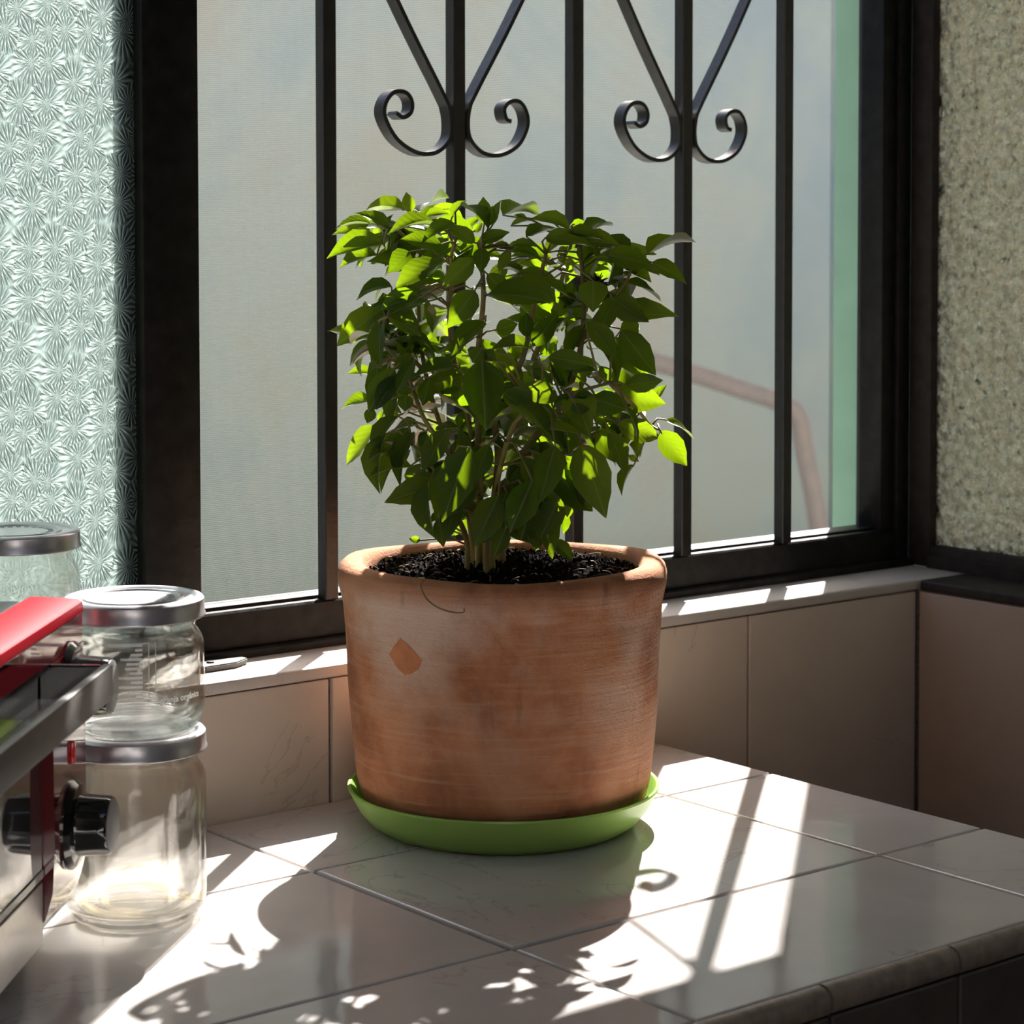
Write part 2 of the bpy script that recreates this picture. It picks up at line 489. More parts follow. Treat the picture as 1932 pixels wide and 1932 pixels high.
def tube(bm, pts, rad, seg=8, cap=True):
    pts = [Vector(p) for p in pts]
    rads = rad if isinstance(rad, (list, tuple)) else [rad] * len(pts)
    rings = []
    up = Vector((0.13, 0.27, 0.95)).normalized()
    prev = None
    for i, p in enumerate(pts):
        d = (pts[min(i + 1, len(pts) - 1)] - pts[max(i - 1, 0)]).normalized()
        if prev is None:
            s = d.cross(up)
            if s.length < 1e-3: s = d.cross(Vector((1, 0, 0)))
        else:
            s = prev - d * prev.dot(d)
        s.normalize(); prev = s
        t = d.cross(s)
        rings.append([bm.verts.new(p + (s * math.cos(2 * math.pi * k / seg) + t * math.sin(2 * math.pi * k / seg)) * rads[i]) for k in range(seg)])
    for A, Bq in zip(rings, rings[1:]):
        for k in range(seg):
            bm.faces.new((A[k], A[(k + 1) % seg], Bq[(k + 1) % seg], Bq[k]))
    if cap:
        bm.faces.new(rings[0][::-1]); bm.faces.new(rings[-1])
    return bm
def spline(pts, n=6):
    pts = [Vector(p) for p in pts]
    P = [pts[0] * 2 - pts[1]] + pts + [pts[-1] * 2 - pts[-2]]
    out = []
    for i in range(1, len(P) - 2):
        a, b, c, d = P[i - 1], P[i], P[i + 1], P[i + 2]
        for k in range(n):
            t = k / n
            out.append(0.5 * ((2 * b) + (c - a) * t + (2 * a - 5 * b + 4 * c - d) * t * t + (3 * b - a - 3 * c + d) * t ** 3))
    out.append(pts[-1])
    return out
def prism(bm, outline, axis, a, b):
    """extrude a closed 2D outline along axis 'x' (outline y,z) or 'y' (outline x,z)"""
    def P(u, v, w):
        return (w, u, v) if axis == 'x' else (u, w, v)
    A = [bm.verts.new(P(u, v, a)) for u, v in outline]
    Bq = [bm.verts.new(P(u, v, b)) for u, v in outline]
    k = len(outline)
    for i in range(k):
        bm.faces.new((A[i], A[(i + 1) % k], Bq[(i + 1) % k], Bq[i]))
    bm.faces.new(A[::-1]); bm.faces.new(Bq)
    return bm
# ------------------------------------------------------------------ room shell
XL, XR, YF, YB, ZF, ZC = -400, 72.5, -285, 13.9, -90, 160
SILL, HEAD = 9.6, 76.0
tag(ob('floor', B(XL - 12, XR + 14, YF - 12, 25, ZF - 8, ZF), M['floor']), 'dark floor far below the counter edge', kind='structure')
bm = bmesh.new()
SKX0, SKX1, SKY0, SKY1 = -140, 20, -235, -115     # opening added in the unseen ceiling to let in fill light
box(bm, XL - 12, SKX0, YF - 12, 25, ZC, ZC + 10)
box(bm, SKX1, XR + 14, YF - 12, 25, ZC, ZC + 10)
box(bm, SKX0, SKX1, YF - 12, SKY0, ZC, ZC + 10)
box(bm, SKX0, SKX1, SKY1, 25, ZC, ZC + 10)
tag(ob('ceiling', bm, M['plaster']), 'plain ceiling with an opening added for fill light', kind='structure')
tag(ob('wall_left', B(XL - 12, XL, YF - 12, 25, ZF, ZC), M['plaster']), 'plain plaster wall at the far left of the room', kind='structure')
tag(ob('wall_front', B(XL, XR, YF - 12, YF, ZF, ZC), M['plaster']), 'plain plaster wall behind the viewer', kind='structure')
bm = bmesh.new()
box(bm, XL, XR + 14, YB, 25, ZF, SILL - 0.9)
box(bm, XL, XR + 14, YB, 25, HEAD, ZC)
box(bm, XL, -95, YB, 25, SILL - 0.9, HEAD)
wall_back = tag(ob('wall_back', bm, M['grout']), 'tiled wall beneath the barred window', kind='structure')
bm = bmesh.new()
box(bm, XR, XR + 12.5, YF, YB, ZF, SILL - 0.9)
box(bm, XR, XR + 12.5, YF, YB, HEAD, ZC)
box(bm, XR, XR + 12.5, YF, -110, SILL - 0.9, HEAD)
wall_right = tag(ob('wall_right', bm, M['grout']), 'dark tiled wall beneath the stippled glass window', kind='structure')
tag(ob('wall_light_block', B(-72, XR, -172, -157, ZF, ZC), M['brownframe']), 'dark wall added behind the viewer to block fill light', kind='structure')  # unseen wall, added to keep fill light off the right wall
# wall tiles: 20.5 cm wide, one mesh shared by every full tile
GAP = 0.28
def tile_mesh(name, w, d, h=0.7, bev=0.16, m=None):
    bm = bmesh.new()
    box(bm, -w / 2, w / 2, -d / 2, d / 2, -h, 0)
    top = [e for e in bm.edges if all(abs(v.co.z) < 1e-6 for v in e.verts)]
    bmesh.ops.bevel(bm, geom=top, offset=bev, segments=2, affect='EDGES', profile=0.5)
    for v in bm.verts: v.co *= S
    me = bpy.data.meshes.new(name)
    bm.to_mesh(me); bm.free()
    me.materials.append(m)
    return me
rt = random.Random(4)
def put_tile(me, parent, loc, rot=(0, 0, 0), jit=0.03):
    o = bpy.data.objects.new('tile', me)
    COL.objects.link(o); o.parent = parent
    o.location = Vector([c + rt.uniform(-jit, jit) for c in loc]) * S
    o.rotation_euler = (rot[0] + rt.uniform(-1, 1) * 0.0015, rot[1] + rt.uniform(-1, 1) * 0.0015, rot[2])
    return o
wt = tile_mesh('wall_tile', 20.5 - GAP, 30.0 - 0.1, bev=0.07, m=M['tile_wall'])
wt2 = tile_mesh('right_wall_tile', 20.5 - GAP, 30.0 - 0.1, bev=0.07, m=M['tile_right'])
JX0 = 10.66
for k in range(-6, 3):
    xc = JX0 + 20.5 * k + 10.25
    if xc + 10.25 > 73.3: continue
    put_tile(wt, wall_back, (xc, 13.6, 8.65 - 15), (math.pi / 2, 0, 0))
    if k >= 1:
        put_tile(wt, wall_back, (xc, 13.6, 8.65 - 45.2), (math.pi / 2, 0, 0))
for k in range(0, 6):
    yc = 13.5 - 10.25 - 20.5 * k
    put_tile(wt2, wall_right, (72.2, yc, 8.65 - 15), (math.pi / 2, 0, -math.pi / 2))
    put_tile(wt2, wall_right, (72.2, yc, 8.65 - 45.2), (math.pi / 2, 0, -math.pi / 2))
# sills
def sill_bm(x0, x1, y0, y1):
    return B(x0, x1, y0, y1, SILL - 0.9, SILL, bev=0.22, seg=3)
tag(ob('trim_1', sill_bm(-95, 78.3, 13.5, 24.8), M['sill'], smooth=True), 'cream tiled sill of the barred window', kind='structure')
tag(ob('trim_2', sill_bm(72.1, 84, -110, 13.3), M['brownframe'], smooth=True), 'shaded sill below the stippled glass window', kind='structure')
# ------------------------------------------------------------------ window 1 (barred, with insect screen)
w1 = tag(empty('window_1', (0, 20, SILL)), 'dark framed window with insect screen and a flower patterned glass sash', kind='structure')
wo = Vector((0, 20, SILL))
def wpart(name, bm, m, smooth=True, parent=None):
    bmesh.ops.translate(bm, verts=bm.verts, vec=-wo)
    return ob(name, bm, m, parent or w1, smooth)
rail = [(19.4, 9.6), (19.4, 10.12), (19.55, 10.25), (20.2, 10.3), (20.25, 12.75), (20.4, 12.92), (21.0, 12.92), (21.05, 12.72), (21.35, 12.72), (21.4, 13.12), (22.2, 13.15), (22.6, 12.9), (24.7, 12.9), (24.7, 9.6)]
wpart('bottom_rail', prism(bmesh.new(), rail, 'x', -95, 78.4), M['frame'], smooth=False)
wpart('top_rail', B(-95, 78.4, 20.2, 24.7, 73.0, 76.0, bev=0.15), M['frame'])
wpart('sash_stile', B(-0.1, 4.4, 20.35, 22.9, 13.0, 73.2, bev=0.18, seg=2), M['frame'])
wpart('meeting_stile', B(-1.0, 0.35, 21.85, 22.4, 12.8, 73.2, bev=0.08), M['frame'])
wpart('screen_stile', B(0.4, 5.85, 22.95, 23.5, 12.8, 73.2, bev=0.1, seg=2), M['frame'])
wpart('right_stile', B(74.9, 76.6, 20.3, 23.4, 12.9, 73.2, bev=0.2, seg=2), M['frame'])
wpart('side_jamb', B(76.65, 78.3, 19.9, 24.6, 9.62, 76.0, bev=0.2, seg=2), M['frame'])
wpart('left_stile', B(-95, -90, 20.3, 24.6, 12.9, 73.2, bev=0.2), M['frame'])
wpart('middle_stile', B(-50, -45, 20.5, 22.9, 12.9, 73.2, bev=0.2), M['frame'])
wpart('glass_pane', B(-44.9, -0.15, 21.4, 21.8, 13.1, 73.0), M['flower_glass'], smooth=False)
wpart('glass_pane', B(-89.9, -50.1, 21.4, 21.8, 13.1, 73.0), M['flower_glass'], smooth=False)
bm = bmesh.new()
q = [bm.verts.new(c) for c in ((5.4, 22.9, 12.9), (75.0, 22.9, 12.9), (75.0, 22.9, 73.2), (5.4, 22.9, 73.2))]
bm.faces.new(q)
wpart('insect_screen', bm, M['screen'], smooth=False)
tag(ob('trim_3', B(78.9, 85.0, 24.75, 30.0, 9.0, 100.0, bev=0.1), M['green'], smooth=True), 'pale green outer jamb at the right of the barred window', kind='structure')
# ------------------------------------------------------------------ window 2 (stippled glass)
w2 = tag(empty('window_2', (79, 0, SILL)), 'stippled glass window in the dark right wall', kind='structure')
wo2 = Vector((79, 0, SILL))
def wpart2(name, bm, m, smooth=True):
    bmesh.ops.translate(bm, verts=bm.verts, vec=-wo2)
    return ob(name, bm, m, w2, smooth)
wpart2('corner_post', B(78.4, 81.5, 17.6, 20.2, 9.62, 76, bev=0.2, seg=2), M['brownframe'])
rail2 = [(78.0, 9.6), (78.0, 10.7), (78.5, 10.9), (78.6, 11.5), (79.3, 11.6), (82.0, 11.6), (82.0, 9.6)]
wpart2('bottom_rail', prism(bmesh.new(), rail2, 'y', -110, 17.6), M['brownframe'], smooth=False)
wpart2('top_rail', B(78.4, 82, -110, 17.6, 73, 76, bev=0.15), M['brownframe'])
wpart2('end_stile', B(78.4, 82, -110, -106, 11.6, 73, bev=0.15), M['brownframe'])
wpart2('middle_stile', B(78.4, 82, -48, -44, 11.6, 73, bev=0.15), M['brownframe'])
wpart2('glass_pane', B(79.3, 79.7, -44, 17.6, 11.5, 73), M['pebble_glass'], smooth=False)
wpart2('glass_pane', B(79.3, 79.7, -106, -48, 11.5, 73), M['pebble_glass'], smooth=False)
# ------------------------------------------------------------------ outside
tag(ob('yard_ground', B(-1800, 1800, -2200, 1500, -106, -98.2), M['yard_ground']), 'hazy concrete ground of the yard outside', kind='structure')
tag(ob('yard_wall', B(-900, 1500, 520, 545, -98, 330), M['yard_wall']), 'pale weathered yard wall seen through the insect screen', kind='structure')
bm = bmesh.new()
box(bm, 260, 275, -260, 33, -98, 285)
box(bm, 86.8, 260, 25.5, 33, -98, 285)
tag(ob('shaft_wall', bm, M['shaft']), 'olive rendered wall of the light shaft beyond the stippled glass', kind='structure')
pp = spline([(318, 334, 11), (321.9, 331.2, 7.9), (336, 319.6, 2.2), (345.7, 311.5, -2.0), (354.5, 304, -6.0), (357.2, 301.6, -10), (358.2, 300.5, -18.2), (360.5, 297.3, -39.3), (366, 292, -98.1)], 5)
pr = empty('bent_pipe', (366, 292, -98.1))
bm = tube(bmesh.new(), pp, 2.6, 12)
bmesh.ops.translate(bm, verts=bm.verts, vec=-Vector((366, 292, -98.1)))
ob('pipe', bm, M['pipe'], pr, smooth='all')
bm = lathe(bmesh.new(), [(0, 0), (5, 0), (5, 1.2), (3.2, 1.6), (0, 1.6)], 24)
ob('foot_flange', bm, M['pipe'], pr, smooth=True)
tag(pr, 'blurred brown bent pipe standing outside beyond the screen at right', 'pipe')
# ------------------------------------------------------------------ window grille
gr_ = tag(empty('window_grille', (38.9, 20.5, 13)), 'black wrought iron grille of square bars and scrolls across the window', 'window grille')
go = Vector((38.9, 20.5, 13))
BARX = [15.2, 27.05, 38.9, 50.75, 62.6]
for bx in BARX:
    bm = B(bx - 0.56, bx + 0.56, 19.98, 21.1, 12.9, 73.2, bev=0.07)
    bmesh.ops.translate(bm, verts=bm.verts, vec=-go)
    ob('bar', bm, M['grille'], gr_)
def scroll(bx, side, zo=0.0):
    # ribbon path in (dx, z): V arm, tangent along the bar, C curve, curl
    if side < 0:
        path = [(-15.5, 73.6), (-6.1, 57.4), (-1.7, 50.4), (-0.95, 49.0), (-0.78, 47.6), (-1.1, 46.6), (-2.3, 45.75), (-4.0, 45.7), (-5.8, 46.6), (-6.9, 48.1), (-6.95, 49.2), (-6.2, 50.1), (-5.1, 50.15), (-4.5, 49.5), (-4.6, 48.7), (-5.3, 48.3), (-5.95, 48.6)]
    else:
        path = [(15.5, 73.9), (6.1, 57.6), (1.7, 50.6), (0.95, 49.2), (0.78, 47.8), (1.1, 46.7), (2.3, 45.8), (4.0, 45.7), (5.7, 46.5), (6.6, 47.9), (6.55, 49.0), (5.9, 49.8), (5.0, 49.85), (4.35, 49.3), (4.5, 48.5), (5.0, 48.3)]
    pts = spline([(bx + x, 0, z + zo) for x, z in path], 7)
    bm = bmesh.new()
    rows = []
    for i, p in enumerate(pts):
        d = (pts[min(i + 1, len(pts) - 1)] - pts[max(i - 1, 0)]).normalized()
        nn = Vector((-d.z, 0, d.x)) * 0.16
        rows.append([bm.verts.new(p + nn + Vector((0, 19.95, 0))), bm.verts.new(p + nn + Vector((0, 21.1, 0))), bm.verts.new(p - nn + Vector((0, 21.1, 0))), bm.verts.new(p - nn + Vector((0, 19.95, 0)))])
    for a, b in zip(rows, rows[1:]):
        for k in range(4):
            bm.faces.new((a[k], a[(k + 1) % 4], b[(k + 1) % 4], b[k]))
    bm.faces.new(rows[0]); bm.faces.new(rows[-1][::-1])
    # the part above the head of the opening is cut away
    kill = [v for v in bm.verts if v.co.z > 75]
    bmesh.ops.delete(bm, geom=kill, context='VERTS')
    bmesh.ops.translate(bm, verts=bm.verts, vec=-go)
    ob('scroll', bm, M['grille'], gr_, smooth=True)
for bx in (27.05, 50.75):
    scroll(bx, -1); scroll(bx, 1)
# ------------------------------------------------------------------ counter
ct = tag(empty('tiled_counter', (0, -10, 0)), 'counter topped with glossy pale marbled tiles and a rounded tile edge', 'counter')
co = Vector((0, -10, 0))
bm = B(-100, 40.4, -34.6, 13.3, -5.5, -0.35)
bmesh.ops.translate(bm, verts=bm.verts, vec=-co)
ob('grout_bed', bm, M['grout'], ct)
bm = bmesh.new()
box(bm, -100, 39.5, -31, 13.0, -89.9, -5.6)
bmesh.ops.translate(bm, verts=bm.verts, vec=-co)
ob('base_cabinet', bm, M['brownframe'], ct)
G2 = 0.30
xs = [-100, -90, -60, -30, 0, 30, 40.6]
ys = [-34.55, -19.72, 0, 13.58]
cache = {}
for i in range(len(xs) - 1):
    for j in range(len(ys) - 1):
        w_, d_ = xs[i + 1] - xs[i] - G2, ys[j + 1] - ys[j] - G2
        key = (round(w_, 2), round(d_, 2))
        if key not in cache:
            cache[key] = tile_mesh('counter_tile', w_, d_, 0.6, 0.14, M['tile_top'])
        put_tile(cache[key], ct, ((xs[i] + xs[i + 1]) / 2, (ys[j] + ys[j + 1]) / 2 + 10, 0), jit=0.025)
# rounded edge pieces along the front and flat fascia tiles below
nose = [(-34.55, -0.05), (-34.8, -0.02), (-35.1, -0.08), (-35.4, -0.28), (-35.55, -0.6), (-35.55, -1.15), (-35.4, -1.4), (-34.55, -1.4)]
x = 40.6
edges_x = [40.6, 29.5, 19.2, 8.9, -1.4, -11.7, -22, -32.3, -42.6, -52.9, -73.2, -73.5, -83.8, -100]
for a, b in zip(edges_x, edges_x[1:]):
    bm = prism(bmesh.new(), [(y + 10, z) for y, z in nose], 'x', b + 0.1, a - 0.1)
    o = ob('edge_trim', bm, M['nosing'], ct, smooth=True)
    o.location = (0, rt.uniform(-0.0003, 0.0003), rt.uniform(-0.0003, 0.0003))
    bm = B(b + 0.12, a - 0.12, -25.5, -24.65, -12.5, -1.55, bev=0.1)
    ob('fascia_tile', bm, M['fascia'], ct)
# ------------------------------------------------------------------ saucer
PX, PY_ = 16.6, 1.7
sc_ = [(0, 0.0), (8.0, 0.0), (8.4, 0.08), (9.1, 0.5), (9.75, 1.25), (10.15, 2.0), (10.38, 2.45), (10.5, 2.62), (10.48, 2.76), (10.28, 2.74), (10.08, 2.45), (9.85, 2.0), (9.4, 1.2), (8.7, 0.62), (8.2, 0.42), (0, 0.38)]
so_ = ob('saucer', lathe(bmesh.new(), sc_, 96), M['green_plastic'], smooth=True, loc=(PX - 0.15, PY_ - 0.15, 0.02))
tag(so_, 'shallow apple green plastic saucer under the terracotta pot', 'saucer')
# ------------------------------------------------------------------ potted basil
pb = tag(empty('potted_basil', (PX - 0.1, PY_ - 0.1, 0.44)), 'bushy basil plant in a weathered terracotta pot on the green saucer', 'potted plant')
po = Vector((PX - 0.1, PY_ - 0.1, 0.44))
rp = random.Random(11)
ph = [rp.uniform(0, 6.28) for _ in range(8)]
def wobble(r, z, a):
    k = r * (1 + 0.006 * math.sin(2 * a + ph[0]) + 0.004 * math.sin(3 * a + ph[1] + z * 0.2) + 0.002 * math.sin(7 * a + ph[2] + z))
    zz = z + (0.10 * math.sin(2 * a + ph[3]) + 0.05 * math.sin(5 * a + ph[4])) * max(0, (z - 12) / 5)
    return k, zz
prof = [(0, 0.0), (7.6, 0.0), (8.3, 0.2), (8.95, 0.75), (9.5, 1.7), (9.82, 3.0), (10.05, 5), (10.2, 7), (10.32, 9), (10.42, 11), (10.52, 13), (10.62, 14.6), (10.8, 15.4), (10.95, 16.0), (10.98, 16.6), (10.85, 17.05), (10.5, 17.35), (10.0, 17.42), (9.45, 17.3), (9.1, 16.9), (8.95, 16.0), (8.85, 14.0), (8.6, 8), (8.2, 2), (0, 1.8)]
fine = []
for (r0, z0), (r1, z1) in zip(prof, prof[1:]):
    fine += [(r0, z0), ((r0 + r1) / 2, (z0 + z1) / 2)] if r0 > 0 and r1 > 0 else [(r0, z0)]
fine.append(prof[-1])
pot = ob('pot', lathe(bmesh.new(), fine, 120, wob=wobble), M['terracotta'], pb, smooth='all')
# diamond of bare clay where a sticker has come off: a thin curved flake standing on the pot wall
CAMA = math.atan2(-116.18 - PY_, -77.75 - PX)
bm = bmesh.new()
a_c = CAMA - math.asin(-0.6) * -1.0
def dpt(da, z, lift):
    r = 10.42 + (z - 11) * 0.05 + lift
    kr, _ = wobble(r, z, a_c + da)
    return (kr * math.cos(a_c + da), kr * math.sin(a_c + da), z)
dia = [(-0.125, 10.6), (-0.08, 11.2), (-0.03, 11.75), (0.02, 11.45), (0.08, 10.95), (0.125, 10.5), (0.10, 9.9), (0.05, 9.55), (0.0, 9.4), (-0.06, 9.8)]
f1 = [bm.verts.new(dpt(d, z + 1.8, 0.03)) for d, z in dia]
f2 = [bm.verts.new(dpt(d, z + 1.8, -0.10)) for d, z in dia]
cen = bm.verts.new(dpt(0.005, 12.3, 0.045))
for k in range(len(dia)):
    k2 = (k + 1) % len(dia)
    bm.faces.new((f1[k], f1[k2], cen)); bm.faces.new((f1[k], f2[k], f2[k2], f1[k2]))
tag(ob('clay_patch', bm, M['terra_patch'], pb, smooth=True), 'bare orange diamond shaped patch on the clay')
# soil
rs = random.Random(5)
bm = bmesh.new()
rings = []
NR, NA = 22, 90
for i in range(NR + 1):
    r = 9.05 * i / NR
    ring = []
    for k in range(NA if i else 1):
        a = 2 * math.pi * k / NA
        h = 16.55 + 0.55 * (1 - (r / 9.2) ** 2) + rs.uniform(-0.16, 0.16) + 0.14 * math.sin(3 * a + r)
        ring.append(bm.verts.new((r * math.cos(a), r * math.sin(a), h)))
    rings.append(ring)
for k in range(NA):
    bm.faces.new((rings[0][0], rings[1][k], rings[1][(k + 1) % NA]))
for i in range(1, NR):
    for k in range(NA):
        bm.faces.new((rings[i][k], rings[i + 1][k], rings[i + 1][(k + 1) % NA], rings[i][(k + 1) % NA]))
def chunk(bm, c, s, rr):
    vs = []
    for d in ((1, 0, 0), (-1, 0, 0), (0, 1, 0), (0, -1, 0), (0, 0, 1), (0, 0, -1)):
        vs.append(bm.verts.new(Vector(c) + Vector(d) * s * rr.uniform(0.5, 1.2) + Vector((rr.uniform(-1, 1), rr.uniform(-1, 1), rr.uniform(-1, 1))) * s * 0.25))
    for f in ((0, 2, 4), (2, 1, 4), (1, 3, 4), (3, 0, 4), (2, 0, 5), (1, 2, 5), (3, 1, 5), (0, 3, 5)):
        bm.faces.new([vs[q] for q in f])
for _ in range(3200):
    a = rs.uniform(0, 6.283); r = 9.0 * math.sqrt(rs.random())
    z = 16.55 + 0.55 * (1 - (r / 9.2) ** 2)
    chunk(bm, (r * math.cos(a), r * math.sin(a), z + rs.uniform(0.0, 0.25)), rs.choice((0.05, 0.07, 0.10, 0.15, 0.22)), rs)
tag(ob('soil', bm, M['soil'], pb), kind='stuff')
bm = bmesh.new()
for _ in range(110):
    a = rs.uniform(0, 6.283); r = 8.8 * math.sqrt(rs.uniform(0.2, 1))
    z = 16.75 + 0.5 * (1 - (r / 9.2) ** 2)
    p = Vector((r * math.cos(a), r * math.sin(a), z + 0.12))
    d = Vector((rs.uniform(-1, 1), rs.uniform(-1, 1), rs.uniform(-0.25, 0.45))) * rs.uniform(0.3, 0.9)
    tube(bm, [p - d * 0.5, p + Vector((rs.uniform(-.1, .1), rs.uniform(-.1, .1), 0.08)), p + d * 0.5], rs.uniform(0.018, 0.04), 4)
tag(ob('soil_fibre', bm, M['straw'], pb), 'pale fibres and bark bits on the soil', kind='stuff')
# leaves: six shapes shared by all
ROWS = [0, 0.06, 0.15, 0.26, 0.38, 0.5, 0.62, 0.74, 0.86, 0.95, 1.0]
def leaf_shape(i, arch, fold, twist, tipdrop):
    rl = random.Random(100 + i)
    me = bpy.data.meshes.new('leaf_blade')
    vs, fs = [], []
    for j, t in enumerate(ROWS):
        w = 0.5 * math.sin(math.pi * min(1, t ** 0.78)) ** 0.9 if 0 < t < 1 else 0.012
        if t > 0.8: w *= 0.93
        w *= 1 + (0.035 if j % 2 else -0.03)
        for cidx, u in enumerate((-1, -0.5, 0, 0.5, 1)):
            xx = u * w
            zz = 0.6 * arch * (0.25 - (t - 0.5) ** 2) + 0.7 * fold * abs(xx) - tipdrop * t ** 3 + twist * xx * (t - 0.3) - 0.02 * math.cos(u * math.pi) * (1 if 0.1 < t < 0.9 else 0)
            zz += rl.uniform(-1, 1) * 0.008 * (1 if abs(u) == 1 else 0)
            vs.append((xx, t, zz))
    for j in range(len(ROWS) - 1):
        for c in range(4):
            a = j * 5 + c
            fs.append((a, a + 1, a + 6, a + 5))
    me.from_pydata(vs, [], fs)
    for p in me.polygons: p.use_smooth = True
    me.materials.append(M['leaf'])
    return me
LEAF = [leaf_shape(0, 0.35, 0.20, 0.3, 0.10), leaf_shape(1, 0.5, 0.35, -0.3, 0.05), leaf_shape(2, 0.25, 0.12, 0.5, 0.15), leaf_shape(3, 0.6, 0.25, -0.5, 0.0), leaf_shape(4, 0.15, 0.45, 0.2, 0.2), leaf_shape(5, 0.4, 0.08, 0.0, -0.08)]
